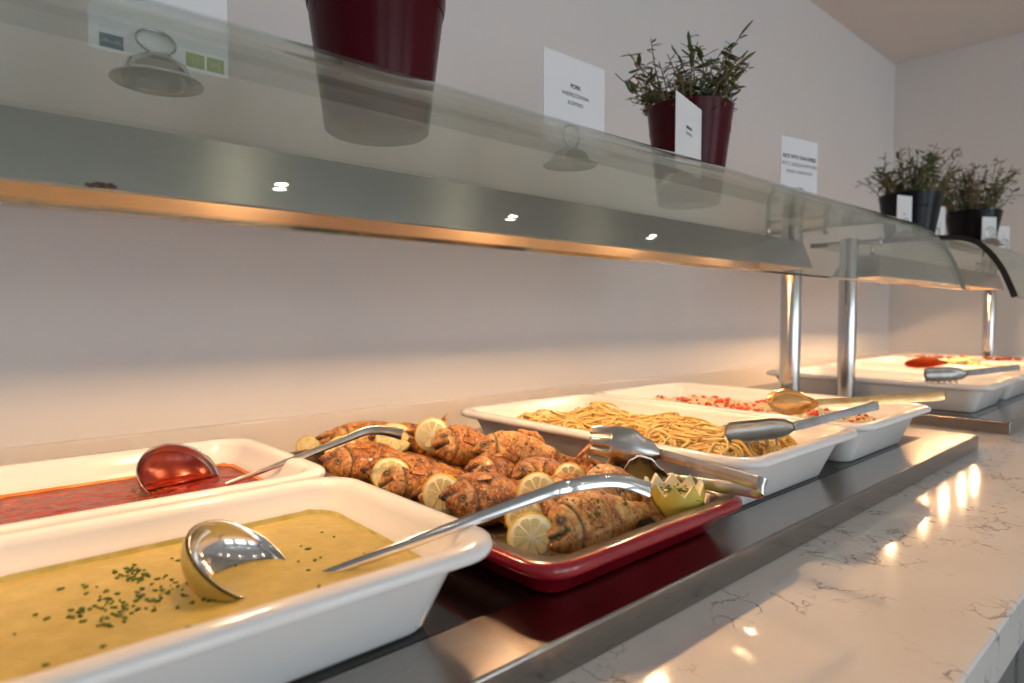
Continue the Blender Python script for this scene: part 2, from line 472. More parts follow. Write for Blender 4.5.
PROF1 = [(.20, .415), (.36, .415), (.47, .4145), (.515, .412), (.553, .404), (.581, .387), (.605, .357), (.621, .328), (.632, .298), (.639, .272)]
PROF2 = [(.18, .415), (.36, .4145), (.47, .4135), (.520, .411), (.556, .4045), (.582, .388), (.606, .357), (.622, .328), (.634, .298), (.646, .265)]
guard('near curved glass sneeze guard with a green edge over the soups and fish', -.42, 1.82, [(.35, 1.734, .4145), (.35, -.30, .4145)], (-.36, 1.70), PROF1, [.27, .60, .93, 1.24, 1.54])
guard('far curved glass sneeze guard with a black edge trim over the far dishes', 2.223, 3.66, [(.35, 2.045, .411), (.35, 3.475, .4135)], (2.09, 3.40), PROF2, [2.36, 2.66, 2.88, 3.10, 3.28], True)

# ------------------------------------------------------------------ serving dishes
DISH = [(.056, .004), (.050, .0008), (.044, .0008), (.041, .004), (.0225, .050), (.0195, .0545), (.006, .0565), (.001, .0585), (0, .062), (.001, .0655), (.005, .068),
        (.014, .0680), (.0185, .0660), (.0215, .061), (.0255, .052), (.0300, .049), (.0335, .044), (.046, .014), (.052, .0105), (.060, .009)]
DISHES = {}
def dish(label, x0, x1, y0, y1, group='white ceramic food pans'):
    c = ((x0 + x1) / 2, (y0 + y1) / 2, 0)
    vs, fs = rr_loft(x0, x1, y0, y1, DISH, .040)
    o = mesh('serving_dish', vs, fs, PORC, base=c)
    return tag(o, label, 'serving dish', group)
dish('white ceramic dish of yellow green soup, nearest in front', .385, .645, .333, .661)
dish('white ceramic dish of red soup against the wall', .118, .380, .333, .661)
dish('white ceramic dish heaped with plain spaghetti', .115, .648, 1.000, 1.326)
dish('white ceramic dish of rice with red pieces, beside the spaghetti dish', .115, .645, 1.336, 1.664)
dish('nearly empty white dish past the gap, comb headed tongs lying on it', .118, .642, 2.068, 2.392)
dish('white far dish filled with orange red sauce, second past the gap', .118, .642, 2.400, 2.722)
dish('white dish with a yellow heap, last dish before the flat platter', .118, .642, 2.730, 3.04)
vs, fs = rr_loft(.075, .625, 3.06, 3.38, [(.05, .0012), (.04, .0009), (.034, .006), (.02, .052), (.004, .057), (0, .060), (.003, .063), (.012, .0635), (.03, .060), (.06, .058)], .05)
tag(mesh('platter', vs, fs, PLATTER, base=(.35, 3.22, 0)), 'flat cream platter at the far end with dark bits on it', 'platter')

# soups: slightly rippled surface filling the pan, film on the walls
def pan_level(x0, x1, y0, y1, z):
    for (a, za), (b, zb_) in zip(DISH[10:], DISH[11:]):
        if zb_ <= z <= za:
            f = (za - z) / max(1e-6, za - zb_); return a + (b - a) * f
    return .05
def soup(name, label, x0, x1, y0, y1, z, m, film, amp, fh, cat='soup'):
    ins = pan_level(x0, x1, y0, y1, z) + .0006; vs, fs = [], []
    nx, ny = 70, 80; R = .02
    a0, a1, b0, b1 = x0 + ins, x1 - ins, y0 + ins, y1 - ins
    R = max(.010, .040 - ins * .45)
    for i in range(nx + 1):
        for j in range(ny + 1):
            x = a0 + (a1 - a0) * i / nx; y = b0 + (b1 - b0) * j / ny
            # pull the grid's corners onto the pan's rounded corner
            cx = min(max(x, a0 + R), a1 - R); cy = min(max(y, b0 + R), b1 - R)
            dx, dy = x - cx, y - cy; l = math.hypot(dx, dy); mx = max(abs(dx), abs(dy))
            if l > 1e-9 and abs(dx) > 1e-9 and abs(dy) > 1e-9:
                s = mx / l; x, y = cx + dx * s, cy + dy * s
            zz = z + amp * (mnoise.noise(V((x * 60, y * 60, 3))) + .6 * mnoise.noise(V((x * 150, y * 150, 8))))
            vs.append((x, y, zz))
    for i in range(nx):
        for j in range(ny):
            p = i * (ny + 1) + j; fs.append((p, p + ny + 1, p + ny + 2, p + 1))
    c = ((x0 + x1) / 2, (y0 + y1) / 2, z)
    o = mesh(name, vs, fs, m, base=c); tag(o, label, cat, kind='stuff')
    # residue ring clinging to the inner wall
    zt_ = min(z + fh * 1.6, .0478)
    i2 = pan_level(x0, x1, y0, y1, zt_) + .0013
    r0 = rrect(x0 + ins + .0010, x1 - ins - .0010, y0 + ins + .0010, y1 - ins - .0010, R, z - .0004, 24)
    r1 = rrect(x0 + i2, x1 - i2, y0 + i2, y1 - i2, max(.010, .040 - i2 * .45), zt_, 24)
    top = []
    for p, q in zip(r0, r1):
        k = .30 + .9 * abs(mnoise.noise(V((p[0] * 24, p[1] * 24, 5)))) + .15 * mnoise.noise(V((p[0] * 120, p[1] * 120, 2)))
        k = max(.15, min(1, k)); top.append(tuple(a_ + (b_ - a_) * k for a_, b_ in zip(p, q)))
    f = mesh('soup_residue', *loft([r0, top], False, False), film, o, c)
    f['label'] = 'dried film of soup on the dish wall'
    return o
soup('green_soup', 'thick yellow green curry soup in the nearest white dish', .385, .645, .333, .661, .0425, GSOUP, GFILM, .0003, .006)
soup('red_soup', 'red tomato soup in the white dish against the wall', .118, .380, .333, .661, .0405, RSOUP, RFILM, .0006, .0085)

# flecks of parsley
def flecks(name, label, pts, size, parent=None):
    mb = MB()
    for p, nrm in pts:
        nrm = V(nrm).normalized(); u = nrm.orthogonal().normalized(); a = rnd.uniform(0, 6.28)
        u = (u * cos(a) + nrm.cross(u) * sin(a)); w = nrm.cross(u); s = size * rnd.uniform(.5, 1.35)
        P = V(p) + nrm * .0006; k = 6
        ring = [P + (u * cos(2 * pi * j / k) * rnd.uniform(.6, 1.3) + w * sin(2 * pi * j / k) * rnd.uniform(.3, .8)) * s + nrm * rnd.uniform(0, .3) * s for j in range(k)]
        low = [q - nrm * .0008 for q in ring]
        mb.add(*loft([low, ring]))
    o = mesh(name, mb.v, mb.f, HERB, smooth=False)
    tag(o, label, 'herbs', kind='stuff'); return o
pts = []
for (x, y), n, sp in [((.461, .457), 26, .007), ((.472, .461), 8, .006), ((.508, .459), 14, .008), ((.509, .47), 16, .008), ((.512, .440), 24, .010), ((.518, .428), 12, .010),
                      ((.531, .445), 14, .010), ((.548, .480), 5, .006), ((.505, .430), 10, .025), ((.49, .45), 10, .02)]:
    for _ in range(n): pts.append(((x + rnd.gauss(0, sp), y + rnd.gauss(0, sp), .0427), (0, 0, 1)))
for _ in range(26): pts.append(((rnd.uniform(.44, .6), rnd.uniform(.38, .62), .0426), (0, 0, 1)))
flecks('chopped_parsley', 'dark green parsley flecks scattered on the yellow green soup', pts, .0018)
pts = [((rnd.gauss(.24, .012), rnd.gauss(.515, .010), .0412), (0, 0, 1)) for _ in range(22)] + [((rnd.gauss(.262, .008), rnd.gauss(.52, .012), .0412), (0, 0, 1)) for _ in range(10)]
flecks('chopped_parsley', 'few green parsley flecks floating on the red soup', pts, .0017)

# ------------------------------------------------------------------ ladles
def ladle(label, c, n, R, hpath, m, soup_m, level, tipw, coat):
    c = V(c); n = V(n).normalized()
    base = (c.x, c.y, .012)
    t = thing('ladle', label, 'ladle', base)
    e1 = n.orthogonal().normalized(); e2 = n.cross(e1)
    def bowl(Ra, depth, off, k=9, nn=48):
        rings = []
        for i in range(k + 1):
            a = pi / 2 * i / k
            r = Ra * cos(a) if i < k else Ra * .02
            rings.append([c + (e1 * cos(2 * pi * j / nn) + e2 * sin(2 * pi * j / nn)) * r - n * (depth * sin(a)) + n * off for j in range(nn)])
        return rings
    outer = bowl(R, .026, 0)
    inner = bowl(R - .0012, .0248, .0003)
    lip = [[p + n * .0008 for p in outer[0]]]
    vs, fs = loft(list(reversed(outer)) + lip + inner)
    b = mesh('bowl', vs, fs, m, t, base)
    if coat:      # soup clinging to the outside of the bowl
        rings = []
        co = bowl(R + .0013, .0285, -.0012)
        f = mesh('soup_coating', *loft(co, False, True), soup_m, b, base)
        f['label'] = 'soup clinging to the back of the bowl'
    else:
        f = mesh('soup_film', *loft(bowl(R - .0020, .0238, .0003)[2:], False, True), RDARK, b, base)
        f['label'] = 'red soup film inside the bowl'
    # soup held inside, cut level
    ring = []
    N = 60
    K = 26; vs = []; fs = []
    pts_ = []
    for i in range(-K, K + 1):
        for j in range(-K, K + 1):
            x = c.x + i / K * R; y = c.y + j / K * R
            p = V((x, y, level)); d = p - c; hn = d.dot(n); rad = (d - n * hn).length / (R - .0012)
            ok = hn <= .0005 and rad < 1 and (-hn / .0248) ** 2 + rad ** 2 < 1.0
            pts_.append((x, y, level + .0004 * mnoise.noise(V((x * 90, y * 90, 1))), ok))
    idx = {}
    W_ = 2 * K + 1
    for i in range(W_ - 1):
        for j in range(W_ - 1):
            q = [i * W_ + j, (i + 1) * W_ + j, (i + 1) * W_ + j + 1, i * W_ + j + 1]
            if sum(pts_[k][3] for k in q) >= 3:
                for k in q:
                    if k not in idx: idx[k] = len(vs); vs.append(pts_[k][:3])
                fs.append(tuple(idx[k] for k in q))
    if fs:
        o = mesh('held_soup', vs, fs, soup_m, b, base); o['label'] = 'soup lying in the bowl'
    P = spline(hpath, 8); n_ = len(P)
    w = [tipw[0] + (tipw[1] - tipw[0]) * (i / (n_ - 1)) for i in range(n_)]
    wd = (V(hpath[3]) - V(hpath[0])).cross(V((.9788, .3552, .2272)) - V(hpath[3])) * 1
    h = mesh('handle', *strip(P, w, wd, .0028), m, t, base); sharp(h, 50)
    return t
ladle('steel ladle lying in the yellow green soup, long handle over the fish tray', (.5227, .5134, .0552), (.424, .431, .797), .0396,
      [(.540, .543, .0330), (.561, .576, .0455), (.5862, .6155, .0605), (.6111, .6549, .0755), (.6360, .6940, .0900), (.6460, .7110, .0952), (.6535, .7440, .0955), (.6590, .7680, .0915), (.6680, .7880, .0830)],
      CUTL, GSOUP, .0426, (.0065, .0125), True)
ladle('steel ladle lying in the red soup with its bent handle end over the fish', (.2113, .5554, .0507), (.647, .163, .745), .043,
      [(.262, .588, .0430), (.286, .632, .0600), (.3020, .6610, .0715), (.3190, .6910, .0835), (.3330, .7160, .0940), (.3420, .7280, .0955), (.3520, .7360, .0945), (.3640, .7450, .0915)],
      CUTL2, RSOUP, .0425, (.0050, .0125), False)

# ------------------------------------------------------------------ fish tray
TX0, TX1, TY0, TY1 = .122, .654, .686, .990
prof = [(.040, .0012), (.030, .0009), (.026, .004), (.014, .022), (.004, .0245), (0, .0285), (0, .0345), (.002, .037), (.006, .0378), (.018, .0372), (.022, .034), (.036, .010), (.046, .0075)]
vs, fs = rr_loft(TX0, TX1, TY0, TY1, prof, .032)
nr = len(prof); npr = 32; mi = []
for i, f in enumerate(fs):
    mi.append(1 if (i // npr >= 8 and i < (nr - 1) * npr) or i == len(fs) - 1 else 0)
tray = mesh('baking_tray', vs, fs, None, base=((TX0 + TX1) / 2, (TY0 + TY1) / 2, 0), mi=mi, mats=[TRAYR, TRAYD])
tag(tray, 'shallow red enamel tray with a dark inside holding baked fish', 'baking tray')

# ------------------------------------------------------------------ baked fish
FISH_SURF = []
def fish(label, head, tail, depth, thick, tilt, seed, flip=1, gape=1.0, tail_up=0.0, bend=0.0, eye=True):
    head, tail = V(head), V(tail)
    ax = (tail - head); L = ax.length; ax.normalize()
    up0 = V((0, 0, 1)); side = ax.cross(up0).normalized(); up = side.cross(ax).normalized()
    # dorsal axis: across, rolled by tilt; "n" is the flank that faces up
    q = Matrix.Rotation(tilt, 3, ax)
    dorsal = (q @ (side * flip)); n = (q @ up)
    r2 = random.Random(seed)
    HD = [(0, .10), (.04, .30), (.10, .56), (.18, .80), (.28, .96), (.40, 1), (.55, .90), (.72, .62), (.88, .33), (1, .27)]
    HT = [(0, .16), (.04, .34), (.10, .60), (.18, .82), (.28, .97), (.40, 1), (.55, .86), (.72, .55), (.88, .26), (1, .13)]
    NU, NV = 64, 36
    t = thing('baked_fish', label, 'fish', tuple(head + ax * L * .4 - up * thick * .5), 'baked fish on the red tray')
    base = tuple(t.location)
    vs, ch, pa = [], [], []
    Lb = L * .86
    def P(u, a, k=1.0):
        hd = smooth_interp(HD, u) * depth / 2; ht = smooth_interp(HT, u) * thick / 2
        ca, sa = cos(a), sin(a)
        y = hd * math.copysign(abs(ca) ** .92, ca); z = ht * math.copysign(abs(sa) ** .88, sa)
        y += depth * .03 * sin(u * 3) - .12 * depth * max(0, .12 - u) / .12
        off = bend * sin(pi * u) * L
        return y, z, off
    for i in range(NU + 1):
        u = (i / NU) ** 1.25
        for j in range(NV):
            a = 2 * pi * j / NV
            y, z, off = P(u, a)
            c, p = 0., 0.
            # mouth: a wedge cut into the snout, jaws above and below it
            jaw = (y + depth * .07) / depth
            x = u * Lb
            mouth = max(0, 1 - u / .17) ** .6 * math.exp(-((jaw) / .042) ** 2)
            if u < .13: x += mouth * .013 * gape; z *= 1 - .55 * mouth; c += 1.6 * mouth
            if jaw < -.03 and u < .12: y -= (.12 - u) * depth * .55 * gape
            # gill cover: an arc behind the head with a groove
            arc = .235 - .07 * (y / depth * 2) ** 2
            g = math.exp(-((u - arc) / .011) ** 2) * (1 if abs(y) < depth * .42 else .2)
            z *= 1 - .17 * g; c += 1.0 * g
            if .13 < u < arc and abs(y) < depth * .3: p += .55 * max(0, mnoise.noise(V((u * 22 + seed, y * 160, 2))) + .35)
            g2 = math.exp(-((u - .165 - .02 * (y / depth)) / .007) ** 2) * (1 if y < depth * .1 else 0); z *= 1 - .07 * g2; c += .35 * g2
            # eye socket
            de = math.hypot((u - .115) * Lb, y - depth * .10); c += 1.1 * math.exp(-((de - .0030) / .0022) ** 2)
            # knife cuts across the flank
            for s in (.36, .47, .58):
                sl = math.exp(-((u - s - .12 * (y / depth)) / .010) ** 2) * max(0, 1 - abs(y) / (depth * .4))
                z *= 1 - .12 * sl * (1 if sin(a) > 0 else 0); c += .28 * sl
            nz = mnoise.noise(V((u * 16 + seed * 7, y * 180, z * 180)))
            nz2 = mnoise.noise(V((u * 60 + seed * 3, y * 500, z * 500)))
            k = 1 + .035 * nz + .03 * nz2
            c += max(0, nz - .25) * .9
            p += max(0, -nz - .30) * 1.1 * (u > .25)
            pt = head + ax * x + dorsal * (y * k) + n * (z * k) + up * off
            vs.append(pt); ch.append(min(1, c)); pa.append(min(.85, p))
    fs = []
    for i in range(NU):
        for j in range(NV):
            k = (j + 1) % NV; fs.append((i * NV + j, i * NV + k, (i + 1) * NV + k, (i + 1) * NV + j))
    fs.append(tuple(reversed(range(NV)))); fs.append(tuple(range(NU * NV, NU * NV + NV)))
    o = mesh('fish_body', vs, fs, FISHM[seed % 3], t, base)
    for nm, dat in (('char', ch), ('pale', pa)):
        at = o.data.attributes.new(nm, 'FLOAT', 'POINT'); at.data.foreach_set('value', dat)
    FISH_SURF.append(([tuple(v) for v in vs], fs))
    # forked tail fin
    tb = head + ax * Lb; mb = MB()
    tdir = (ax + up * tail_up).normalized(); tup = n
    K = 14; top, bot = [], []
    Lt = L * .17
    rows = []
    for rr in range(5):
        f = rr / 4; row = []
        for k in range(K + 1):
            s = -1 + 2 * k / K
            wid = depth * (.13 + .36 * f)
            ln = Lt * f * (.62 + .38 * abs(s) ** 1.2) * (1 + .10 * sin(k * 2.3 + seed))
            row.append(tb - ax * .004 + tdir * ln + dorsal * (s * wid) + tup * (.0016 * sin(k * 1.9 + seed) * f + .003 * f * s * s))
        rows.append(row)
    for sgn in (1, -1):
        base_i = len(mb.v)
        mb.add([p + tup * .0007 * sgn for r in rows for p in r], [])
    nn = (K + 1) * 5
    for r_ in range(4):
        for k in range(K):
            a = r_ * (K + 1) + k
            mb.f.append((a, a + 1, a + K + 2, a + K + 1)); mb.f.append((nn + a, nn + a + K + 1, nn + a + K + 2, nn + a + 1))
    border = [k for k in range(K + 1)] + [r_ * (K + 1) + K for r_ in range(1, 5)] + [4 * (K + 1) + k for k in range(K - 1, -1, -1)] + [r_ * (K + 1) for r_ in range(3, 0, -1)]
    for a, b in zip(border, border[1:] + border[:1]): mb.f.append((b, a, nn + a, nn + b))
    mesh('tail_fin', mb.v, mb.f, FIN, t, base)
    # dorsal and belly fins: ragged crests
    for nm, s, u0, u1, hgt in (('dorsal_fin', 1, .36, .70, .17), ('anal_fin', -1, .58, .78, .12)):
        if nm == 'anal_fin' and seed == 7: continue
        lo, hi = [], []
        for k in range(13):
            u = u0 + (u1 - u0) * k / 12; hd = smooth_interp(HD, u) * depth / 2
            hh = depth * hgt * sin(pi * min(1, (k + .6) / 12.6)) ** .6 * r2.uniform(.75, 1.1)
            b_ = head + ax * (u * Lb) + dorsal * (s * hd * .93 + depth * .03 * sin(u * 3)) + up * (bend * sin(pi * u) * L)
            lo.append(b_); hi.append(b_ + dorsal * (s * hh) + ax * hh * .7 + n * r2.uniform(-.001, .001))
        rings = [[l - n * .0006, l + n * .0006, h + n * .0004, h - n * .0004] for l, h in zip(lo, hi)]
        mesh(nm, *loft(rings), FIN, t, base)
    # breast fin folded on the flank: a small ragged fan of rays hugging the body
    rows = []; K = 9
    for r_ in range(6):
        f = r_ / 5; row = []
        for k in range(K + 1):
            sv = -1 + 2 * k / K; u = .275 + .15 * f * (1 - .25 * abs(sv)) * (1 + .16 * (k % 2) * (f > .9))
            yy = -depth * (.13 + .03 * f) + sv * depth * (.022 + .075 * f)
            hd = smooth_interp(HD, u) * depth / 2; ht = smooth_interp(HT, u) * thick / 2
            zz = ht * math.sqrt(max(.05, 1 - min(1, abs(yy / hd)) ** 2)) * 1.02 + .0004 + .0005 * (k % 2) + .0012 * f
            row.append(head + ax * (u * Lb) + dorsal * (yy + depth * .03 * sin(u * 3)) + n * zz + up * (bend * sin(pi * u) * L))
        rows.append(row)
    pv = [p for r_ in rows for p in r_]; nn = len(pv); pv = pv + [p - n * .0012 for p in pv]; pf = []
    for r_ in range(5):
        for k in range(K):
            a_ = r_ * (K + 1) + k; pf.append((a_, a_ + 1, a_ + K + 2, a_ + K + 1)); pf.append((nn + a_, nn + a_ + K + 1, nn + a_ + K + 2, nn + a_ + 1))
    bd = [k for k in range(K + 1)] + [r_ * (K + 1) + K for r_ in range(1, 6)] + [5 * (K + 1) + k for k in range(K - 1, -1, -1)] + [r_ * (K + 1) for r_ in range(4, 0, -1)]
    for a_, b_ in zip(bd, bd[1:] + bd[:1]): pf.append((b_, a_, nn + a_, nn + b_))
    mesh('breast_fin', pv, pf, FIN, t, base)
    if eye:
        u = .115; zt = smooth_interp(HT, u) * thick / 2 * .93
        ce = head + ax * (u * Lb) + dorsal * (depth * .10 + .0) + n * zt
        def ball(c, r, flat):
            rings = []
            for i in range(9):
                a = -pi / 2 + pi * (i + .001) / 8.002
                rings.append([c + (ax * cos(2 * pi * j / 16) + dorsal * sin(2 * pi * j / 16)) * (r * cos(a)) + n * (r * flat * sin(a)) for j in range(16)])
            return loft(rings)
        e = mesh('eye', *ball(ce - n * .0009, .0033, .42), EYE, t, base)
        mesh('pupil', *ball(ce - n * .0001, .0021, .36), PUPIL, e, base)
    return t

def lab(s): return 'baked fish ' + s
FI = [
 ('at the back of the tray nearest the wall', (.150, .745, .050), (.195, .940, .046), .050, .030, .25, 1, 1),
 ('at the left of the near row, behind the red soup dish corner', (.222, .716, .036), (.240, .890, .030), .055, .034, .20, 2, 1),
 ('with a dark round eye, just behind the nearest soup dish', (.338, .726, .031), (.330, .880, .024), .052, .032, .15, 3, -1),
 ('half hidden low between the dark eyed and the darkest fish', (.392, .745, .025), (.396, .895, .022), .048, .028, -.1, 4, 1),
 ('darkest brown, with a large eye, next to the long ladle handle', (.458, .734, .036), (.470, .880, .026), .056, .036, .15, 5, 1),
 ('lying behind the big upright lemon slice in front', (.528, .752, .028), (.533, .895, .022), .048, .029, .2, 6, -1),
 ('in front along the red tray edge, right beside the big lemon slice', (.588, .747, .033), (.603, .900, .033), .052, .034, .42, 7, -1),
 ('with its jaw under the upright lemon slice at the back', (.235, .832, .056), (.285, .965, .032), .050, .030, .35, 8, 1),
 ('open mouthed, right of the upright lemon slice at the back', (.306, .826, .060), (.318, .965, .032), .052, .034, .30, 9, -1),
 ('on top of the pile with a gaping mouth and a spread orange tail', (.362, .842, .058), (.452, .972, .034), .056, .037, .55, 10, -1),
 ('tucked low below the gaping fish, its tail end hidden', (.398, .815, .042), (.392, .955, .026), .050, .030, .1, 11, 1),
 ('with only its small brown head showing before the small lemon slice', (.456, .826, .045), (.468, .965, .028), .046, .030, .2, 12, -1),
 ('low beside the dark eyed fish', (.283, .742, .030), (.286, .895, .024), .052, .032, .2, 14, 1),
 ('in the middle of the back, beside the wall side fish', (.196, .800, .050), (.225, .955, .038), .052, .032, .3, 15, 1),
 ('mostly hidden in the middle, behind the small lemon slices', (.505, .832, .034), (.500, .965, .026), .048, .030, .2, 16, 1),
 ('browned head rising behind the front fish, next to the lemon crown', (.560, .836, .044), (.548, .965, .030), .052, .034, .35, 13, -1),
]
for l, h, tl, dp, tk, ti, sd, fl in FI:
    fish(lab(l), h, tl, dp * 1.15, tk * 1.18, ti + .42, sd, fl, 1.0 if sd in (8, 9, 10) else .25, .25 if sd in (10, 1) else 0., .012 if sd % 2 else -.006)

# ------------------------------------------------------------------ lemon slices, lemon crown
def frame(nrm):
    n = V(nrm).normalized(); u = n.orthogonal().normalized(); return u, n.cross(u), n
def lemon(label, c, nrm, R, th=.006, rot=0.):
    c = V(c); u, w, n = frame(nrm)
    t = thing('lemon_slice', label, 'lemon slice', tuple(c), 'lemon slices on the fish')
    base = tuple(c)
    def circ(r, h, k=44): return [c + (u * cos(2 * pi * j / k) + w * sin(2 * pi * j / k)) * r * (1 + .012 * sin(3 * 2 * pi * j / k)) + n * h for j in range(k)]
    mesh('peel', *loft([circ(R - .0016, th / 2 - .0002), circ(R, th / 2 - .0007), circ(R, -th / 2 + .0007), circ(R - .0016, -th / 2 + .0002)], False, False), LPEEL, t, base)
    mesh('pith', *loft([circ(R - .0014, -th / 2 + .0002), circ(R - .0014, th / 2 - .0003)]), PITH, t, base)
    mb = MB(); S = 9
    for s in range(S):      # juicy segments on both faces, membranes showing between them
        a0, a1 = 2 * pi * s / S + .055 + rot, 2 * pi * (s + 1) / S - .055 + rot; am = (a0 + a1) / 2
        pts = []
        r0, r1 = R * .10, R * .78
        for k in range(8):
            a = a0 + (a1 - a0) * k / 7; pts.append((r1 * (1 - .10 * abs(k / 3.5 - 1) ** 4), a))
        pts.append((r0, am))
        for sg in (1, -1):
            lo = [c + (u * cos(a) + w * sin(a)) * r + n * sg * (th / 2 - .0012) for r, a in pts]
            hi = [c + (u * cos(a) + w * sin(a)) * (r * .97) + n * sg * (th / 2 + .0002) for r, a in pts]
            mb.add(*loft([lo, hi]))
    f = mesh('flesh', mb.v, mb.f, FLESH, t, base, smooth=False)
    return t
TOCAM = lambda p: (V((.979, .355, .227)) - V(p)).normalized()
def leaning(p, up=.35, turn=(0, 0, 0)): 
    return TOCAM(p) + V((0, 0, up)) + V(turn)
LE = [
 ('small lemon slice in the back left corner beside the red soup dish', (.118, .746, .040), .016, .6),
 ('lemon slice standing half hidden at the left, below the bent ladle handle', (.212, .750, .046), .022, .35),
 ('lemon slice tucked under the flat bent end of the red soup ladle', (.222, .822, .056), .025, .75),
 ('lemon slice standing upright at the back, leaning on two fish heads', (.284, .842, .068), .0225, .02),
 ('lemon slice just behind the corner of the nearest soup dish', (.336, .747, .040), .022, .6),
 ('lemon slice standing on edge beside the darkest brown fish', (.440, .745, .040), .021, .05),
 ('smallest lemon slice, by the orange tail at the back of the long ladle handle', (.500, .874, .045), .018, .25),
 ('lemon slice half behind the long ladle handle, in the middle of the tray', (.513, .812, .044), .021, .15),
 ('big lemon slice in front, standing beside the head of the front fish', (.577, .742, .031), .0215, .02),
 ('sliver of a lemon slice behind the big front slice', (.540, .768, .034), .018, .2),
]
for i, (l, p, R, upz) in enumerate(LE):
    lemon(l, p, leaning(p, upz, ((0, -.5, 0) if i == 5 else (0, 0, 0))), R, .0062, i * .37)

def crown():
    c = V((.600, .924, .0095)); t = thing('carved_lemon', 'half lemon cut into a zigzag crown at the front corner of the fish tray', 'lemon', tuple(c))
    base = tuple(c); N = 96; R = .031; H = .046; rings = []
    T = 10
    def zig(j):
        x = (j / N * T) % 1; return 1 - abs(2 * x - 1)
    prof = [(.010, 0), (.019, .0022), (.026, .009), (.0298, .018), (.031, .027), (.0312, .034)]
    for r, z in prof: rings.append([c + V((r * cos(2 * pi * j / N), r * sin(2 * pi * j / N), z)) for j in range(N)])
    rings.append([c + V((.0308 * cos(2 * pi * j / N), .0308 * sin(2 * pi * j / N), .034 + .0125 * zig(j))) for j in range(N)])
    s = mesh('lemon_skin', *loft(rings, True, False), LCROWN, t, base)
    ri = [[c + V((.0307 * cos(2 * pi * j / N), .0307 * sin(2 * pi * j / N), .0338 + .0125 * zig(j))) for j in range(N)],
          [c + V((.0272 * cos(2 * pi * j / N), .0272 * sin(2 * pi * j / N), .0335 + .0115 * zig(j))) for j in range(N)],
          [c + V((.0266 * cos(2 * pi * j / N), .0266 * sin(2 * pi * j / N), .030)) for j in range(N)]]
    mesh('pith', *loft(ri, False, False), PITH, t, base, smooth=False)
    vs, fs = [], []
    rings = []
    for k, r in enumerate((.0268, .021, .014, .007, .001)):
        rings.append([c + V((r * cos(2 * pi * j / N), r * sin(2 * pi * j / N), .0308 + .003 * (1 - r / .027) + .0008 * sin(9 * 2 * pi * j / N))) for j in range(N)])
    mesh('flesh', *loft(rings, False, True), FLESH, t, base)
    pts = [((c.x + rnd.gauss(0, .009), c.y + rnd.gauss(0, .009), c.z + .0345), (rnd.uniform(-.5, .5), rnd.uniform(-.5, .5), 1)) for _ in range(45)]
    flecks('chopped_parsley', 'small heap of chopped parsley inside the lemon crown', pts, .0024)
crown()

# parsley scattered over the fish
pts = []
for vs, fs in FISH_SURF:
    bv = BVHTree.FromPolygons(vs, [f for f in fs if len(f) == 4])
    xs = [v[0] for v in vs]; ys_ = [v[1] for v in vs]
    for _ in range(26):
        h = bv.ray_cast(V((rnd.uniform(min(xs), max(xs)), rnd.uniform(min(ys_), max(ys_)), .3)), V((0, 0, -1)))
        if h[0] is not None and h[1].z > .1: pts.append((tuple(h[0]), tuple(h[1])))
for _ in range(60): pts.append(((rnd.uniform(.50, .61), rnd.uniform(.73, .77), .0085), (0, 0, 1)))
flecks('chopped_parsley', 'chopped parsley flecks scattered over the baked fish', pts, .0022)

# ------------------------------------------------------------------ tongs and spoons
def head_surface(kind, tip, neck, wvec, nvec, width, depth, thick=.0011):
    """spoon / fork / comb head between neck and tip; concave towards nvec"""
    tip, neck = V(tip), V(neck); ax = tip - neck; L = ax.length; ax.normalize()
    w = V(wvec); w = (w - ax * w.dot(ax)).normalized(); n = ax.cross(w)
    if n.dot(V(nvec)) < 0: n = -n
    if kind == 'spoon': prof = [(0, .16), (.15, .42), (.4, .88), (.62, 1), (.82, .82), (.94, .5), (1, .10)]
    elif kind == 'fork': prof = [(0, .20), (.18, .60), (.42, .98), (.6, 1), (.85, .92), (1, .80)]
    else: prof = [(0, .30), (.16, .82), (.32, 1), (.9, 1), (1, .72)]
    NU, NVV = 30, 15
    def pt(u, v, s):
        hw = smooth_interp(prof, u) * width / 2
        d = depth * (1 - v * v) * sin(pi * min(1, .12 + .80 * u)) if kind != 'comb' else depth * (1 - v * v) * min(1, .3 + 2 * u)
        lift = (depth * .9 * max(0, u - .5) ** 2 * 2 if kind == 'fork' else 0)
        return neck + ax * (u * L) + w * (v * hw) - n * (d - lift) + n * thick * s
    mb = MB(); W_ = NVV + 1
    top = [pt(i / NU, -1 + 2 * j / NVV, .5) for i in range(NU + 1) for j in range(W_)]
    bot = [pt(i / NU, -1 + 2 * j / NVV, -.5) for i in range(NU + 1) for j in range(W_)]
    mb.add(top + bot, [])
    nn = len(top); solid = set()
    for i in range(NU):
        for j in range(NVV):
            u = i / NU
            slot = (kind == 'fork' and u > .68 and j in (3, 7, 11))
            if not slot: solid.add((i, j))
    for i, j in solid:
        a = i * W_ + j; b, c_, d_ = a + 1, a + W_ + 1, a + W_
        mb.f.append((a, b, c_, d_)); mb.f.append((nn + a, nn + d_, nn + c_, nn + b))
        for di, dj, e in ((-1, 0, (a, b)), (1, 0, (c_, d_)), (0, 1, (b, c_)), (0, -1, (d_, a))):
            if (i + di, j + dj) not in solid: mb.f.append((e[1], e[0], nn + e[0], nn + e[1]))
    if kind == 'comb':      # a row of blunt teeth along the lower edge
        s_ = -1 if w.z > 0 else 1
        for k in range(6):
            u = .30 + .68 * k / 5; p = pt(u, s_ * .97, 0); d = (w * s_ + n * .25).normalized()
            mb.add(*tube([p - d * .002, p + d * .005, p + d * .0095], [.0019, .0018, .0010], 6))
    return mb.v, mb.f

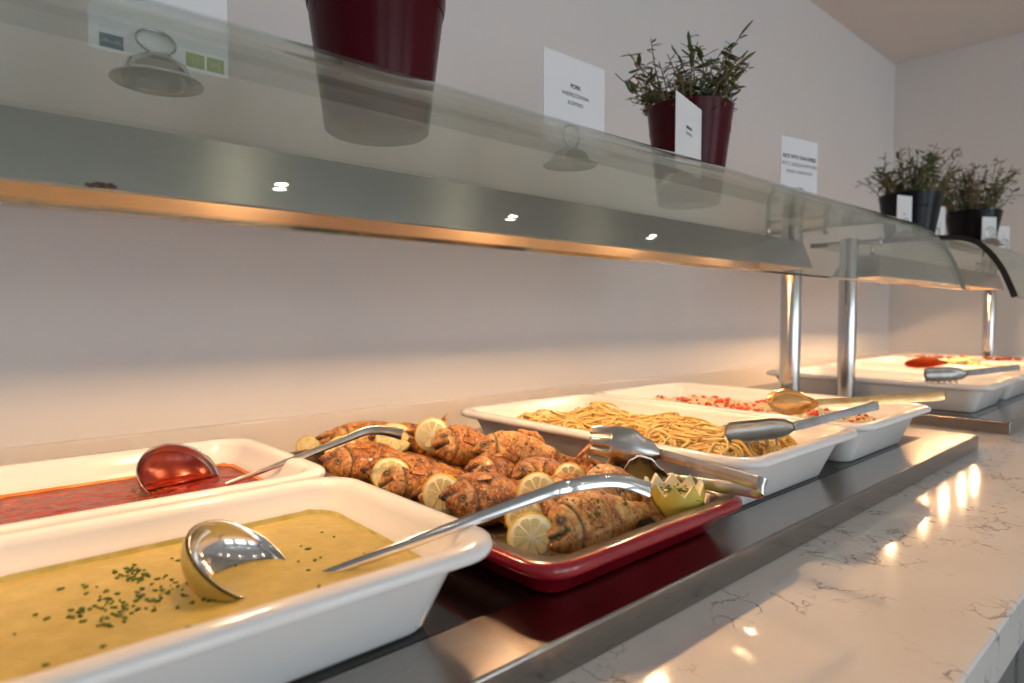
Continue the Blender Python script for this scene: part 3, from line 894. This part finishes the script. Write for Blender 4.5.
def tongs(label, heads, necks, tips, bend, wvec, sep, m, width=.016, hw=.040, depth=.008, hm=None):
    base = tuple(V(bend))
    t = thing('serving_tongs', label, 'tongs', base, 'steel serving tongs')
    bend = V(bend); sep = V(sep)
    n0, n1 = V(necks[0]), V(necks[1])
    s_ = sep * .5
    d0 = (bend - (n0 + n1) / 2).normalized()
    A = [n0, n0 * .65 + (bend + s_) * .35, n0 * .3 + (bend + s_) * .7, bend + s_]
    arc = [bend + s_ * cos(a) + d0 * s_.length * 1.1 * sin(a) for a in (pi * k / 14 for k in range(1, 14))]
    B = [bend - s_, n1 * .3 + (bend - s_) * .7, n1 * .65 + (bend - s_) * .35, n1]
    path = spline(A, 6) + arc + spline(B, 6); k = len(path)
    ws = []
    for i in range(k):
        f = abs(2 * i / (k - 1) - 1); ws.append(width * (1.12 - .30 * f))
    b = mesh('arms', *strip(path, ws, wvec, .0016), m, t, base); sharp(b, 50)
    for kind, nk, tp, face in zip(heads, necks, tips, (sep, -sep)):
        mesh(kind + '_head', *head_surface(kind, tp, nk, wvec, -face if True else face, hw, depth), hm or m, t, base)
    return t
tongs('steel tongs with a fork head, lying on the corner of the fish tray', ('fork', 'spoon'), [(.548, .975, .0660), (.572, .955, .0455)], [(.483, .925, .0735), (.540, .915, .047)],
      (.668, .962, .0545), (.05, .12, .9), (.010, -.012, .013), CUTL2, .0135, .052, .009)
tongs('steel tongs with a toothed blade, lying in the spaghetti', ('comb', 'comb'), [(.602, 1.200, .0800), (.606, 1.190, .0785)], [(.536, 1.135, .0705), (.545, 1.125, .0690)],
      (.636, 1.385, .0915), (-.25, .25, .9), (.010, -.012, .002), CUTL2, .0115, .025, .005, DULL)
tongs('spoon headed steel tongs lying across the rice, stained golden with oily sauce', ('spoon', 'spoon'), [(.537, 1.425, .0830), (.543, 1.415, .080)], [(.470, 1.385, .0850), (.478, 1.378, .081)],
      (.662, 1.615, .0885), (-.2, .2, .9), (.009, -.011, .004), OILY, .0125, .040, .010)
tongs('comb headed steel tongs lying on the nearly empty far dish', ('comb', 'comb'), [(.572, 2.165, .0895), (.577, 2.158, .086)], [(.508, 2.085, .086), (.513, 2.078, .083)],
      (.634, 2.365, .0935), (-.2, .2, .9), (.009, -.010, .004), CUTL2, .0120, .030, .005, DULL)
def spoon(label, tip, neck, end, m, hw):
    base = tuple(V(neck)); t = thing('serving_spoon', label, 'spoon', base)
    mesh('spoon_bowl', *head_surface('spoon', tip, neck, (.5, -.35, .5), (-.4, .3, .6), hw, .012), m, t, base)
    P = spline([neck, tuple(V(neck) * .6 + V(end) * .4 + V((0, 0, .004))), end], 8)
    mesh('handle', *strip(P, [.009 + .006 * i / (len(P) - 1) for i in range(len(P))], (.7, -.5, .2), .0025), CUTL, t, base)
REDSPOON = mat('sauce_stained_steel', (.42, .10, .03), .25, .6)
spoon('serving spoon stained red with sauce, in the far dish of red sauce', (.327, 2.555, .078), (.415, 2.650, .079), (.625, 2.715, .092), REDSPOON, .06)

# ------------------------------------------------------------------ pasta
def heap_z(x, y, x0, x1, y0, y1, z0, h, f=1.):
    u = (x - x0) / (x1 - x0); v = (y - y0) / (y1 - y0)
    e = max(0, min(u, 1 - u) * (x1 - x0), 0); e2 = max(0, min(v, 1 - v) * (y1 - y0))
    k = min(1, min(e, e2) / .035); k = k * k * (3 - 2 * k)
    return z0 + h * k * (.75 + .45 * mnoise.noise(V((x * 14, y * 14, f))))
def heap(name, x0, x1, y0, y1, z0, h, m, f, n=40, skip=None):
    vs, fs = [], []
    for i in range(n + 1):
        for j in range(n + 1):
            x = x0 + (x1 - x0) * i / n; y = y0 + (y1 - y0) * j / n
            vs.append((x, y, heap_z(x, y, x0, x1, y0, y1, z0, h, f)))
    for i in range(n):
        for j in range(n):
            a = i * (n + 1) + j; fs.append((a, a + n + 1, a + n + 2, a + 1))
    return vs, fs
PX = (.175, .598, 1.048, 1.280)
vs, fs = heap('x', *PX, .020, .034, NOOD, 2.)
c = (.38, 1.16, .02); mb = MB(); mb.add(vs, fs)
for k in range(330):
    x = rnd.uniform(PX[0] + .01, PX[1] - .01); y = rnd.uniform(PX[2] + .01, PX[3] - .01)
    a = rnd.uniform(0, 6.28); kap = rnd.uniform(-40, 40); pts_ = []; lay = rnd.uniform(0, .010); ph = rnd.uniform(0, 6.28); fr = rnd.uniform(.12, .35)
    hump = rnd.uniform(0, .006)
    N_ = rnd.randint(20, 36)
    for s in range(N_):
        pts_.append((x, y, heap_z(x, y, *PX, .020, .034, 2.) + .001 + lay + hump * (1 + sin(ph + s * fr)) * .7))
        kap += rnd.gauss(0, 14); kap = max(-90, min(90, kap)); a += kap * .0048
        cx, cy = (PX[0] + PX[1]) / 2, (PX[2] + PX[3]) / 2
        if not (PX[0] + .012 < x < PX[1] - .012 and PX[2] + .012 < y < PX[3] - .012):
            tgt = math.atan2(cy - y, cx - x); d = (tgt - a + pi) % (2 * pi) - pi; a += d * .35
        x += cos(a) * .0048; y += sin(a) * .0048
    mb.add(*tube(pts_, .0019, 6))
o = mesh('spaghetti', mb.v, mb.f, NOOD, base=c); tag(o, 'tangled heap of yellow spaghetti in its own white dish', 'spaghetti', kind='stuff')
pts = []
for _ in range(70):
    x, y = rnd.uniform(PX[0] + .02, PX[1] - .02), rnd.uniform(PX[2] + .02, PX[3] - .02); pts.append(((x, y, heap_z(x, y, *PX, .020, .034, 2.) + .0145), (rnd.uniform(-.6, .6), rnd.uniform(-.6, .6), 1)))
flecks('chopped_herbs', 'dark herb flecks sprinkled on the yellow spaghetti', pts, .0020)

# ------------------------------------------------------------------ rice with red pieces
QX = (.165, .592, 1.386, 1.616)
vs, fs = heap('x', *QX, .020, .031, RICE, 5.)
mb = MB(); mb.add(vs, fs)
def grain(mb, p, L, r, m=0):
    d = V((rnd.gauss(0, 1), rnd.gauss(0, 1), rnd.gauss(0, .45))).normalized(); u = d.orthogonal().normalized(); w = d.cross(u); p = V(p)
    vs = [p - d * L / 2] + [p - d * L * .22 + (u * cos(q) + w * sin(q)) * r for q in (0, 1.57, 3.14, 4.71)] + [p + d * L * .22 + (u * cos(q) + w * sin(q)) * r for q in (0, 1.57, 3.14, 4.71)] + [p + d * L / 2]
    fs = [(0, 1 + (j + 1) % 4, 1 + j) for j in range(4)] + [(1 + j, 1 + (j + 1) % 4, 5 + (j + 1) % 4, 5 + j) for j in range(4)] + [(9, 5 + j, 5 + (j + 1) % 4) for j in range(4)]
    mb.add(vs, fs)
for _ in range(5200):
    x, y = rnd.uniform(*QX[:2]), rnd.uniform(*QX[2:])
    grain(mb, (x, y, heap_z(x, y, *QX, .020, .031, 5.) + rnd.uniform(0, .0045)), rnd.uniform(.006, .0085), .0013)
o = mesh('rice', mb.v, mb.f, RICE, base=(.38, 1.5, .02)); tag(o, 'heap of pale yellow rice in the white dish beside the spaghetti', 'rice', kind='stuff')
def chunks(mb, c, s, k=5):
    c = V(c); n = V((rnd.uniform(-.5, .5), rnd.uniform(-.5, .5), 1)).normalized(); u = n.orthogonal().normalized(); w = n.cross(u); a0 = rnd.uniform(0, 6)
    ring = [c + (u * cos(a0 + 2 * pi * j / k) + w * sin(a0 + 2 * pi * j / k) * .75) * s * rnd.uniform(.7, 1.2) for j in range(k)]
    mb.add(*loft([[p - n * s * .45 for p in ring], [p + n * s * .2 for p in ring], [c + (p - c) * .7 + n * s * .45 for p in ring]]))
mb = MB()
for _ in range(190):
    x = rnd.uniform(QX[0] + .02, QX[1] - .02); y = rnd.uniform(QX[2], QX[3])
    if not QX[2] + .012 < y < QX[3] - .012: continue
    chunks(mb, (x, y, heap_z(x, y, *QX, .020, .031, 5.) + .0055), rnd.uniform(.0030, .0066))
o = mesh('diced_tomato', mb.v, mb.f, TOMD); tag(o, 'small red tomato pieces scattered through the pale rice', 'tomato pieces', kind='stuff')
pts = []
for _ in range(60):
    x, y = rnd.uniform(QX[0] + .02, QX[1] - .02), rnd.uniform(QX[2] + .02, QX[3] - .02); pts.append(((x, y, heap_z(x, y, *QX, .020, .031, 5.) + .0065), (rnd.uniform(-.6, .6), rnd.uniform(-.6, .6), 1)))
flecks('chopped_herbs', 'green herb flecks sprinkled on the rice', pts, .0019)

# ------------------------------------------------------------------ food in the far dishes
SAUCE = food_noise('far_red_sauce', [(.3, (.42, .06, .015)), (.7, (.62, .17, .04))], 40, .3, .4, 60, .002)
YELL = food_noise('far_potato', [(.3, (.66, .46, .13)), (.7, (.80, .62, .26))], 40, .45, .4, 60, .002)
BROWN = food_noise('far_browned_bits', [(.3, (.18, .03, .01)), (.7, (.36, .10, .03))], 40, .4)
vs, fs = heap('x', .172, .588, 2.448, 2.674, .016, .022, SAUCE, 3.)
tag(mesh('red_sauce', vs, fs, SAUCE), 'orange red sauce filling the far white dish under the stained spoon', 'sauce', kind='stuff')
mb = MB()
for _ in range(110):
    x, y = rnd.uniform(.19, .57), rnd.uniform(2.46, 2.66); chunks(mb, (x, y, heap_z(x, y, .172, .588, 2.448, 2.674, .016, .022, 3.) + .003), rnd.uniform(.006, .012), 6)
tag(mesh('sauce_chunks', mb.v, mb.f, SAUCE), 'red vegetable pieces in the far dish of red sauce', 'vegetables', kind='stuff')
vs, fs = heap('x', .20, .588, 2.78, 2.995, .014, .030, YELL, 4.)
mb = MB(); mb.add(vs, fs)
for _ in range(160):
    x, y = rnd.uniform(.30, .57), rnd.uniform(2.79, 2.985); chunks(mb, (x, y, heap_z(x, y, .20, .588, 2.78, 2.995, .014, .030, 4.) + .012 + .022 * math.exp(-((x - .40) / .06) ** 2)), rnd.uniform(.010, .017), 6)
tag(mesh('potato_heap', mb.v, mb.f, YELL), 'yellow heap of food in the white dish before the flat platter', 'potatoes', kind='stuff')
for i, (x, y, s) in enumerate(((.17, 3.12, .012), (.20, 3.16, .017), (.235, 3.17, .014), (.25, 3.20, .018), (.285, 3.22, .016), (.33, 3.24, .02), (.39, 3.27, .018), (.44, 3.26, .022), (.47, 3.29, .016))):
    mb = MB()
    for _ in range(5): chunks(mb, (x + rnd.gauss(0, s * .5), y + rnd.gauss(0, s * .5), .0605 + s * .20), s * .55, 7)
    o = mesh('meat_piece', mb.v, mb.f, BROWN); tag(o, 'small dark brown piece of food lying on the flat far platter', 'meat', 'dark brown pieces on the far platter')
mb = MB()
for _ in range(46):
    x, y = rnd.gauss(.40, .09), rnd.uniform(2.13, 2.33)
    if .18 < x < .57: chunks(mb, (x, y, .0125), rnd.uniform(.005, .009), 6)
for _ in range(22): chunks(mb, (rnd.uniform(.52, .585), rnd.uniform(2.10, 2.25), .018 + rnd.uniform(0, .022)), rnd.uniform(.006, .010), 6)
tag(mesh('pasta_leftovers', mb.v, mb.f, YELL), 'last yellow pasta bits left in the nearly empty far dish', 'pasta', kind='stuff')

# ------------------------------------------------------------------ pots and plants
def leafmesh(mb, p, d, L, w, mi):
    p, d = V(p), V(d).normalized(); s = d.cross(V((rnd.gauss(0, .3), rnd.gauss(0, .3), 1)))
    if s.length < .1: s = d.orthogonal()
    s.normalize(); n = s.cross(d); rows = []
    K = 5; cv = rnd.uniform(-.5, .35)
    for k in range(K + 1):
        f = k / K; c = p + d * (L * f) + n * (cv * L * f * f * .6); hw = w / 2 * sin(pi * (.06 + .90 * f)) ** .8
        rows.append([c - s * hw + n * .10 * w, c, c + s * hw + n * .10 * w])
    vs = [q for r in rows for q in r]; vs += [q - n * .0004 for q in vs]; m = 3 * (K + 1); fs = []
    for k in range(K):
        for j in range(2):
            a = k * 3 + j; fs.append((a, a + 1, a + 4, a + 3)); fs.append((m + a, m + a + 3, m + a + 4, m + a + 1))
    for k in range(K):
        a = k * 3; fs.append((a + 3, m + a + 3, m + a, a)); a += 2; fs.append((a, m + a, m + a + 3, a + 3))
    mb.add(vs, fs, mi)
def plant(label, x, y, rb, rt, h, pm, stems, hmin, hmax, spread, brown, ll=.022, bushy=1.0, seed=1, droop=None):
    global rnd
    keep = rnd; rnd = random.Random(seed)
    z0 = .4235; base = (x, y, z0)
    t = thing('potted_plant', label, 'potted plant', base)
    p = mesh('pot', *lathe([(rb - .004, 0), (rb, .003), (rb + (rt - rb) * .5, h * .5), (rt, h - .004), (rt + .0006, h - .001), (rt - .001, h), (rt - .0028, h - .001), (rt - .004, h * .75), (rt - .006, h * .70)], 56, base, True, False), pm, t, base)
    sharp(p, 40)
    mesh('soil', *lathe([(rt - .0048, h * .80), (rt * .5, h * .83), (.001, h * .84)], 40, base, False, True), SOIL, t, base)
    sm, lm = MB(), MB()
    for s in range(stems):
        a = rnd.uniform(0, 6.28); r0 = rnd.uniform(0, rt * .75); H = rnd.uniform(hmin, hmax); tl = rnd.uniform(.2, 1) * spread
        P0 = V((x + cos(a) * r0, y + sin(a) * r0, z0 + h * .80))
        top = P0 + V((cos(a) * tl, sin(a) * tl, H + h * .2)); mid = (P0 + top) / 2 + V((rnd.gauss(0, .008), rnd.gauss(0, .008), .01))
        pts_ = spline([P0, mid, top], 5)
        sm.add(*tube(pts_, [.0016 - .0009 * i / (len(pts_) - 1) for i in range(len(pts_))], 5))
        isb = rnd.random() < brown
        nl = int(rnd.randint(9, 15) * bushy)
        for k in range(nl):
            f = .22 + .78 * k / nl; q = V(pts_[min(len(pts_) - 1, int(f * (len(pts_) - 1)))]) + V((rnd.gauss(0, .002), rnd.gauss(0, .002), rnd.gauss(0, .003)))
            b_ = rnd.uniform(0, 6.28); d = V((cos(b_), sin(b_), rnd.uniform(-.5, .8)))
            L_ = ll * rnd.uniform(.6, 1.3) * (.65 if isb else 1)
            leafmesh(lm, q, d, L_, L_ * (rnd.uniform(.22, .38) if not isb else rnd.uniform(.12, .25)), 1 if (isb and rnd.random() < .85) else 0)
            if isb and rnd.random() < .6:
                e = q + d.normalized() * rnd.uniform(.012, .022); sm.add(*tube([q, (q + e) / 2 + V((0, 0, .002)), e], .0006, 4))
    mesh('stems', sm.v, sm.f, STEM, t, base)
    mesh('foliage', lm.v, lm.f, None, t, base, mi=lm.mi, mats=[LEAFG, LEAFB])
    rnd = keep
    return t
plant('plant in a tall wine red pot at upper left, only the glossy pot in view', .347, .727, .056, .079, .185, REDPOT, 14, .04, .11, .10, .3, .028, seed=4)
plant('plant with green and dried sprigs in a wine red pot', .318, 1.385, .055, .0755, .172, REDPOT, 66, .03, .102, .090, .55, .026, 1.25, seed=21)
plant('plant with dry brown sprigs in a black pot, nearer of the two black pots', .377, 2.400, .057, .078, .134, BLKPOT, 64, .035, .125, .095, .55, .026, 1.2, seed=8)
plant('plant in a black pot standing farthest along the glass shelf', .452, 2.725, .055, .074, .112, BLKPOT, 64, .045, .150, .095, .70, .028, 1.3, seed=15)

# ------------------------------------------------------------------ card holders and cards
GZ = .4227
def text(s, size, m, parent, org, ux, uz, bold=0.):
    cu = bpy.data.curves.new('print', 'FONT'); cu.body = s; cu.size = size; cu.align_x = 'CENTER'; cu.extrude = .00003; cu.offset = bold
    tmp = bpy.data.objects.new('tmp', cu); COL.objects.link(tmp)
    dg = bpy.context.evaluated_depsgraph_get(); me = bpy.data.meshes.new_from_object(tmp.evaluated_get(dg))
    bpy.data.objects.remove(tmp)
    n = V(ux).cross(V(uz))
    vs = [V(org) + V(ux) * v.co.x + V(uz) * v.co.y + n * (v.co.z + .0001) for v in me.vertices]
    return vs, [tuple(p.vertices) for p in me.polygons]
def holder(label, x, y, ang, s=1.0, lean=0.):
    base = (x, y, GZ); t = thing('card_holder', label, 'card holder', base, 'chrome dome card holders')
    pr = [(.0355, .0004), (.0362, .0012), (.035, .0021), (.029, .0032), (.0265, .008), (.0225, .016), (.014, .0215), (.004, .0235), (.0035, .0215), (.013, .0195), (.0212, .0145), (.0250, .007), (.0272, .0018)]
    mesh('dome_base', *lathe([(r * s, z * s) for r, z in pr], 44, base, False, False) , DOME, t, base)
    u = V((-sin(ang), cos(ang), 0)); nn = V((cos(ang), sin(ang), 0)); R = .0150 * s
    up_ = V((0, 0, cos(lean))) - nn * sin(lean)
    c = V(base) + V((0, 0, .0240 * s)) + up_ * R; pts_ = []
    for k in range(53):
        a = -pi / 2 + 2 * pi * 1.45 * k / 52; pts_.append(c + u * R * cos(a) + up_ * (R * sin(a)) + nn * (.0012 + .0042 * k / 52))
    pts_ = [V(base) + V((0, 0, .0225 * s))] + pts_
    mesh('wire_ring', *tube(pts_, .0013 * s, 7), WIRE, t, base)
    return t
def card(label, x, y, z0, w, h, ang, lines=(), extras=(), cy=.52):
    """card whose lower middle stands at x, y; ang turns its face from +X"""
    u = V((-sin(ang), cos(ang), 0)); n = V((cos(ang), sin(ang), 0)); c = V((x, y, z0)); base = tuple(c)
    t = thing('menu_card', label, 'menu card', base, 'white menu cards on the glass shelf')
    vs = [c + u * a * w / 2 + V((0, 0, b * h)) + n * k for k in (-.0003, .0003) for a, b in ((-1, 0), (1, 0), (1, 1), (-1, 1))]
    mesh('card_sheet', vs, [(3, 2, 1, 0), (4, 5, 6, 7), (0, 1, 5, 4), (1, 2, 6, 5), (2, 3, 7, 6), (3, 0, 4, 7)], CARD, t, base, smooth=False)
    mb = MB()
    for i, (s, size, bold) in enumerate(lines):
        org = c + V((0, 0, h * cy - sum(l[1] for l in lines[:i]) * 1.45)) + n * .0004
        mb.add(*text(s, size, INK, t, org, u, V((0, 0, 1)), bold))
    if mb.v: mesh('printed_text', mb.v, mb.f, INK, t, base, smooth=False)
    for (nm, a, b, ww, hh, m, glyph) in extras:
        o = c + u * a + V((0, 0, b)) + n * .0004
        vs = [o + u * p * ww / 2 + V((0, 0, q * hh / 2)) + n * k for k in (0, .0001) for p, q in ((-1, -1), (1, -1), (1, 1), (-1, 1))]
        pr = mesh(nm, vs, [(3, 2, 1, 0), (4, 5, 6, 7), (0, 1, 5, 4), (1, 2, 6, 5), (2, 3, 7, 6), (3, 0, 4, 7)], m, t, base, smooth=False)
        if glyph:
            vv, ff = text(glyph, hh * .62, PALE, pr, o - V((0, 0, hh * .22)) + n * .0002, u, V((0, 0, 1)))
            mesh('label_print', vv, ff, PALE, pr, base, smooth=False)
    return t
holder('chrome dome card holder seen through the glass at upper left', .361, .506, -.05, 1.0, .58)
holder('chrome dome card holder under the card that reads PORK', .388, .993, 0)
holder('chrome dome card holder in front of the wine red pot with sprigs', .404, 1.224, .25)
holder('chrome dome card holder above the near steel post', .400, 1.642, -.2)
holder('chrome dome card holder at the foot of the nearer black pot', .404, 2.264, -.3)
holder('chrome dome card holder between the two black pots', .405, 2.535, -.2)
holder('chrome dome card holder in front of the farthest black pot', .515, 2.628, -.55)
holder('chrome dome card holder past the farthest black pot', .472, 3.04, -.55)
card('white card at upper left behind the glass with one blue and two green labels', .3450, .5145, .4460, .111, .150, 0, (), (
    ('blue_label', -.039, .0085, .0175, .0115, BLUE, '-=~=-'), ('green_label', .0265, .0095, .0155, .0125, GREEN, '(:)'), ('green_label', .0440, .0095, .0150, .0125, GREEN, '(=)')))
card('white card that reads PORK', .388, 1.003, .4475, .120, .118, 0, (('PORK', .0078, .0002), ('WIEPRZOWINA', .0075, 0), ('KOIPINO', .0075, 0)), cy=.66)
card('white card turned sideways in front of the wine red pot with sprigs',   .406, 1.246, .4475, .116, .112, .23, (('SMALAR', .0065, .0003), ('KOTYNA', .0065, 0)), cy=.60)
card('white card reading RICE WITH in small print above the near steel post', .4015, 1.6465, .4475, .113, .125, -.2, (('RICE WITH SUN-DRIED', .0100, .0003), ('RYZ Z SUSZONYMI POMI', .0096, 0), ('POLSKI WARZYWNY', .0086, 0)), (('blue_label', -.042, .014, .014, .012, BLUE, None),), cy=.68)
card('small white card leaning before the nearer black pot', .4015, 2.2725, .438, .060, .100, -.30, (('== =', .006, .0003), ('== = ===', .005, 0)), cy=.5)
card('narrow white card standing between the two black pots', .409, 2.56, .436, .052, .105, -.25, (('= ===', .006, 0), ('=== =', .006, 0)), cy=.5)
card('narrow white card in front of the farthest black pot', .513, 2.631, .428, .048, .078, -.55, (('===', .006, 0),), cy=.5)
card('narrow white card standing alone past the farthest black pot', .470, 3.042, .436, .046, .085, -.55, (('=== =', .0055, 0), ('== ==', .0055, 0)), cy=.6)

# charred crumb stuck on the lip of the lamp hood
mb = MB()
for dy, s in ((-.007, .0022), (-.004, .0028), (-.001, .0024), (.003, .0030), (.007, .0026), (.010, .0016)):
    chunks(mb, (.4112, .453 + dy, .323 + rnd.uniform(-.001, .0015)), s, 7)
tag(mesh('charred_crumb', mb.v, mb.f, BURNT), 'dark brown crumb stuck on the lower lip of the steel lamp hood', 'crumb')

# ------------------------------------------------------------------ light
def area(name, loc, rot, sx, sy, power, col):
    l = bpy.data.lights.new(name, 'AREA'); l.shape = 'RECTANGLE'; l.size = sx; l.size_y = sy; l.energy = power; l.color = col
    o = bpy.data.objects.new(name, l); COL.objects.link(o); o.location = loc; o.rotation_euler = rot
    return o
area('daylight', (RX + .35, 1.3, .35), (0, radians(90), 0), 1.8, 5.6, 80, (.86, .935, 1.0))
w = bpy.data.worlds.new('sky'); SC.world = w; w.use_nodes = True
b = w.node_tree.nodes['Background']
b.inputs[0].default_value = (.78, .88, 1, 1); b.inputs[1].default_value = 1.3

# ------------------------------------------------------------------ camera
cd = bpy.data.cameras.new('camera'); cam = bpy.data.objects.new('camera', cd); COL.objects.link(cam)
cd.sensor_width = 36; cd.lens = 644.894 / 1024 * 36; cd.clip_start = .01
yaw, pitch, roll = .83556, .04346, .0008
fwd = V((-sin(yaw) * cos(pitch), cos(yaw) * cos(pitch), -sin(pitch)))
right = fwd.cross(V((0, 0, 1))).normalized(); upv = right.cross(fwd)
r_ = right * cos(roll) + upv * sin(roll); u_ = -right * sin(roll) + upv * cos(roll)
M4 = Matrix((r_, u_, -fwd)).transposed().to_4x4(); M4.translation = V((.9788, .3552, .2272))
cam.matrix_world = M4
cd.dof.use_dof = True; cd.dof.focus_distance = .72; cd.dof.aperture_fstop = 5.0
SC.camera = cam
vs_ = SC.view_settings
vs_.view_transform = 'Standard'; vs_.look = 'None'; vs_.gamma = 1; vs_.exposure = .10; vs_.use_curve_mapping = False
SC.cycles.max_bounces = 10; SC.cycles.transparent_max_bounces = 16; SC.cycles.glossy_bounces = 6
SC.cycles.use_denoising = True; SC.cycles.sample_clamp_indirect = 8
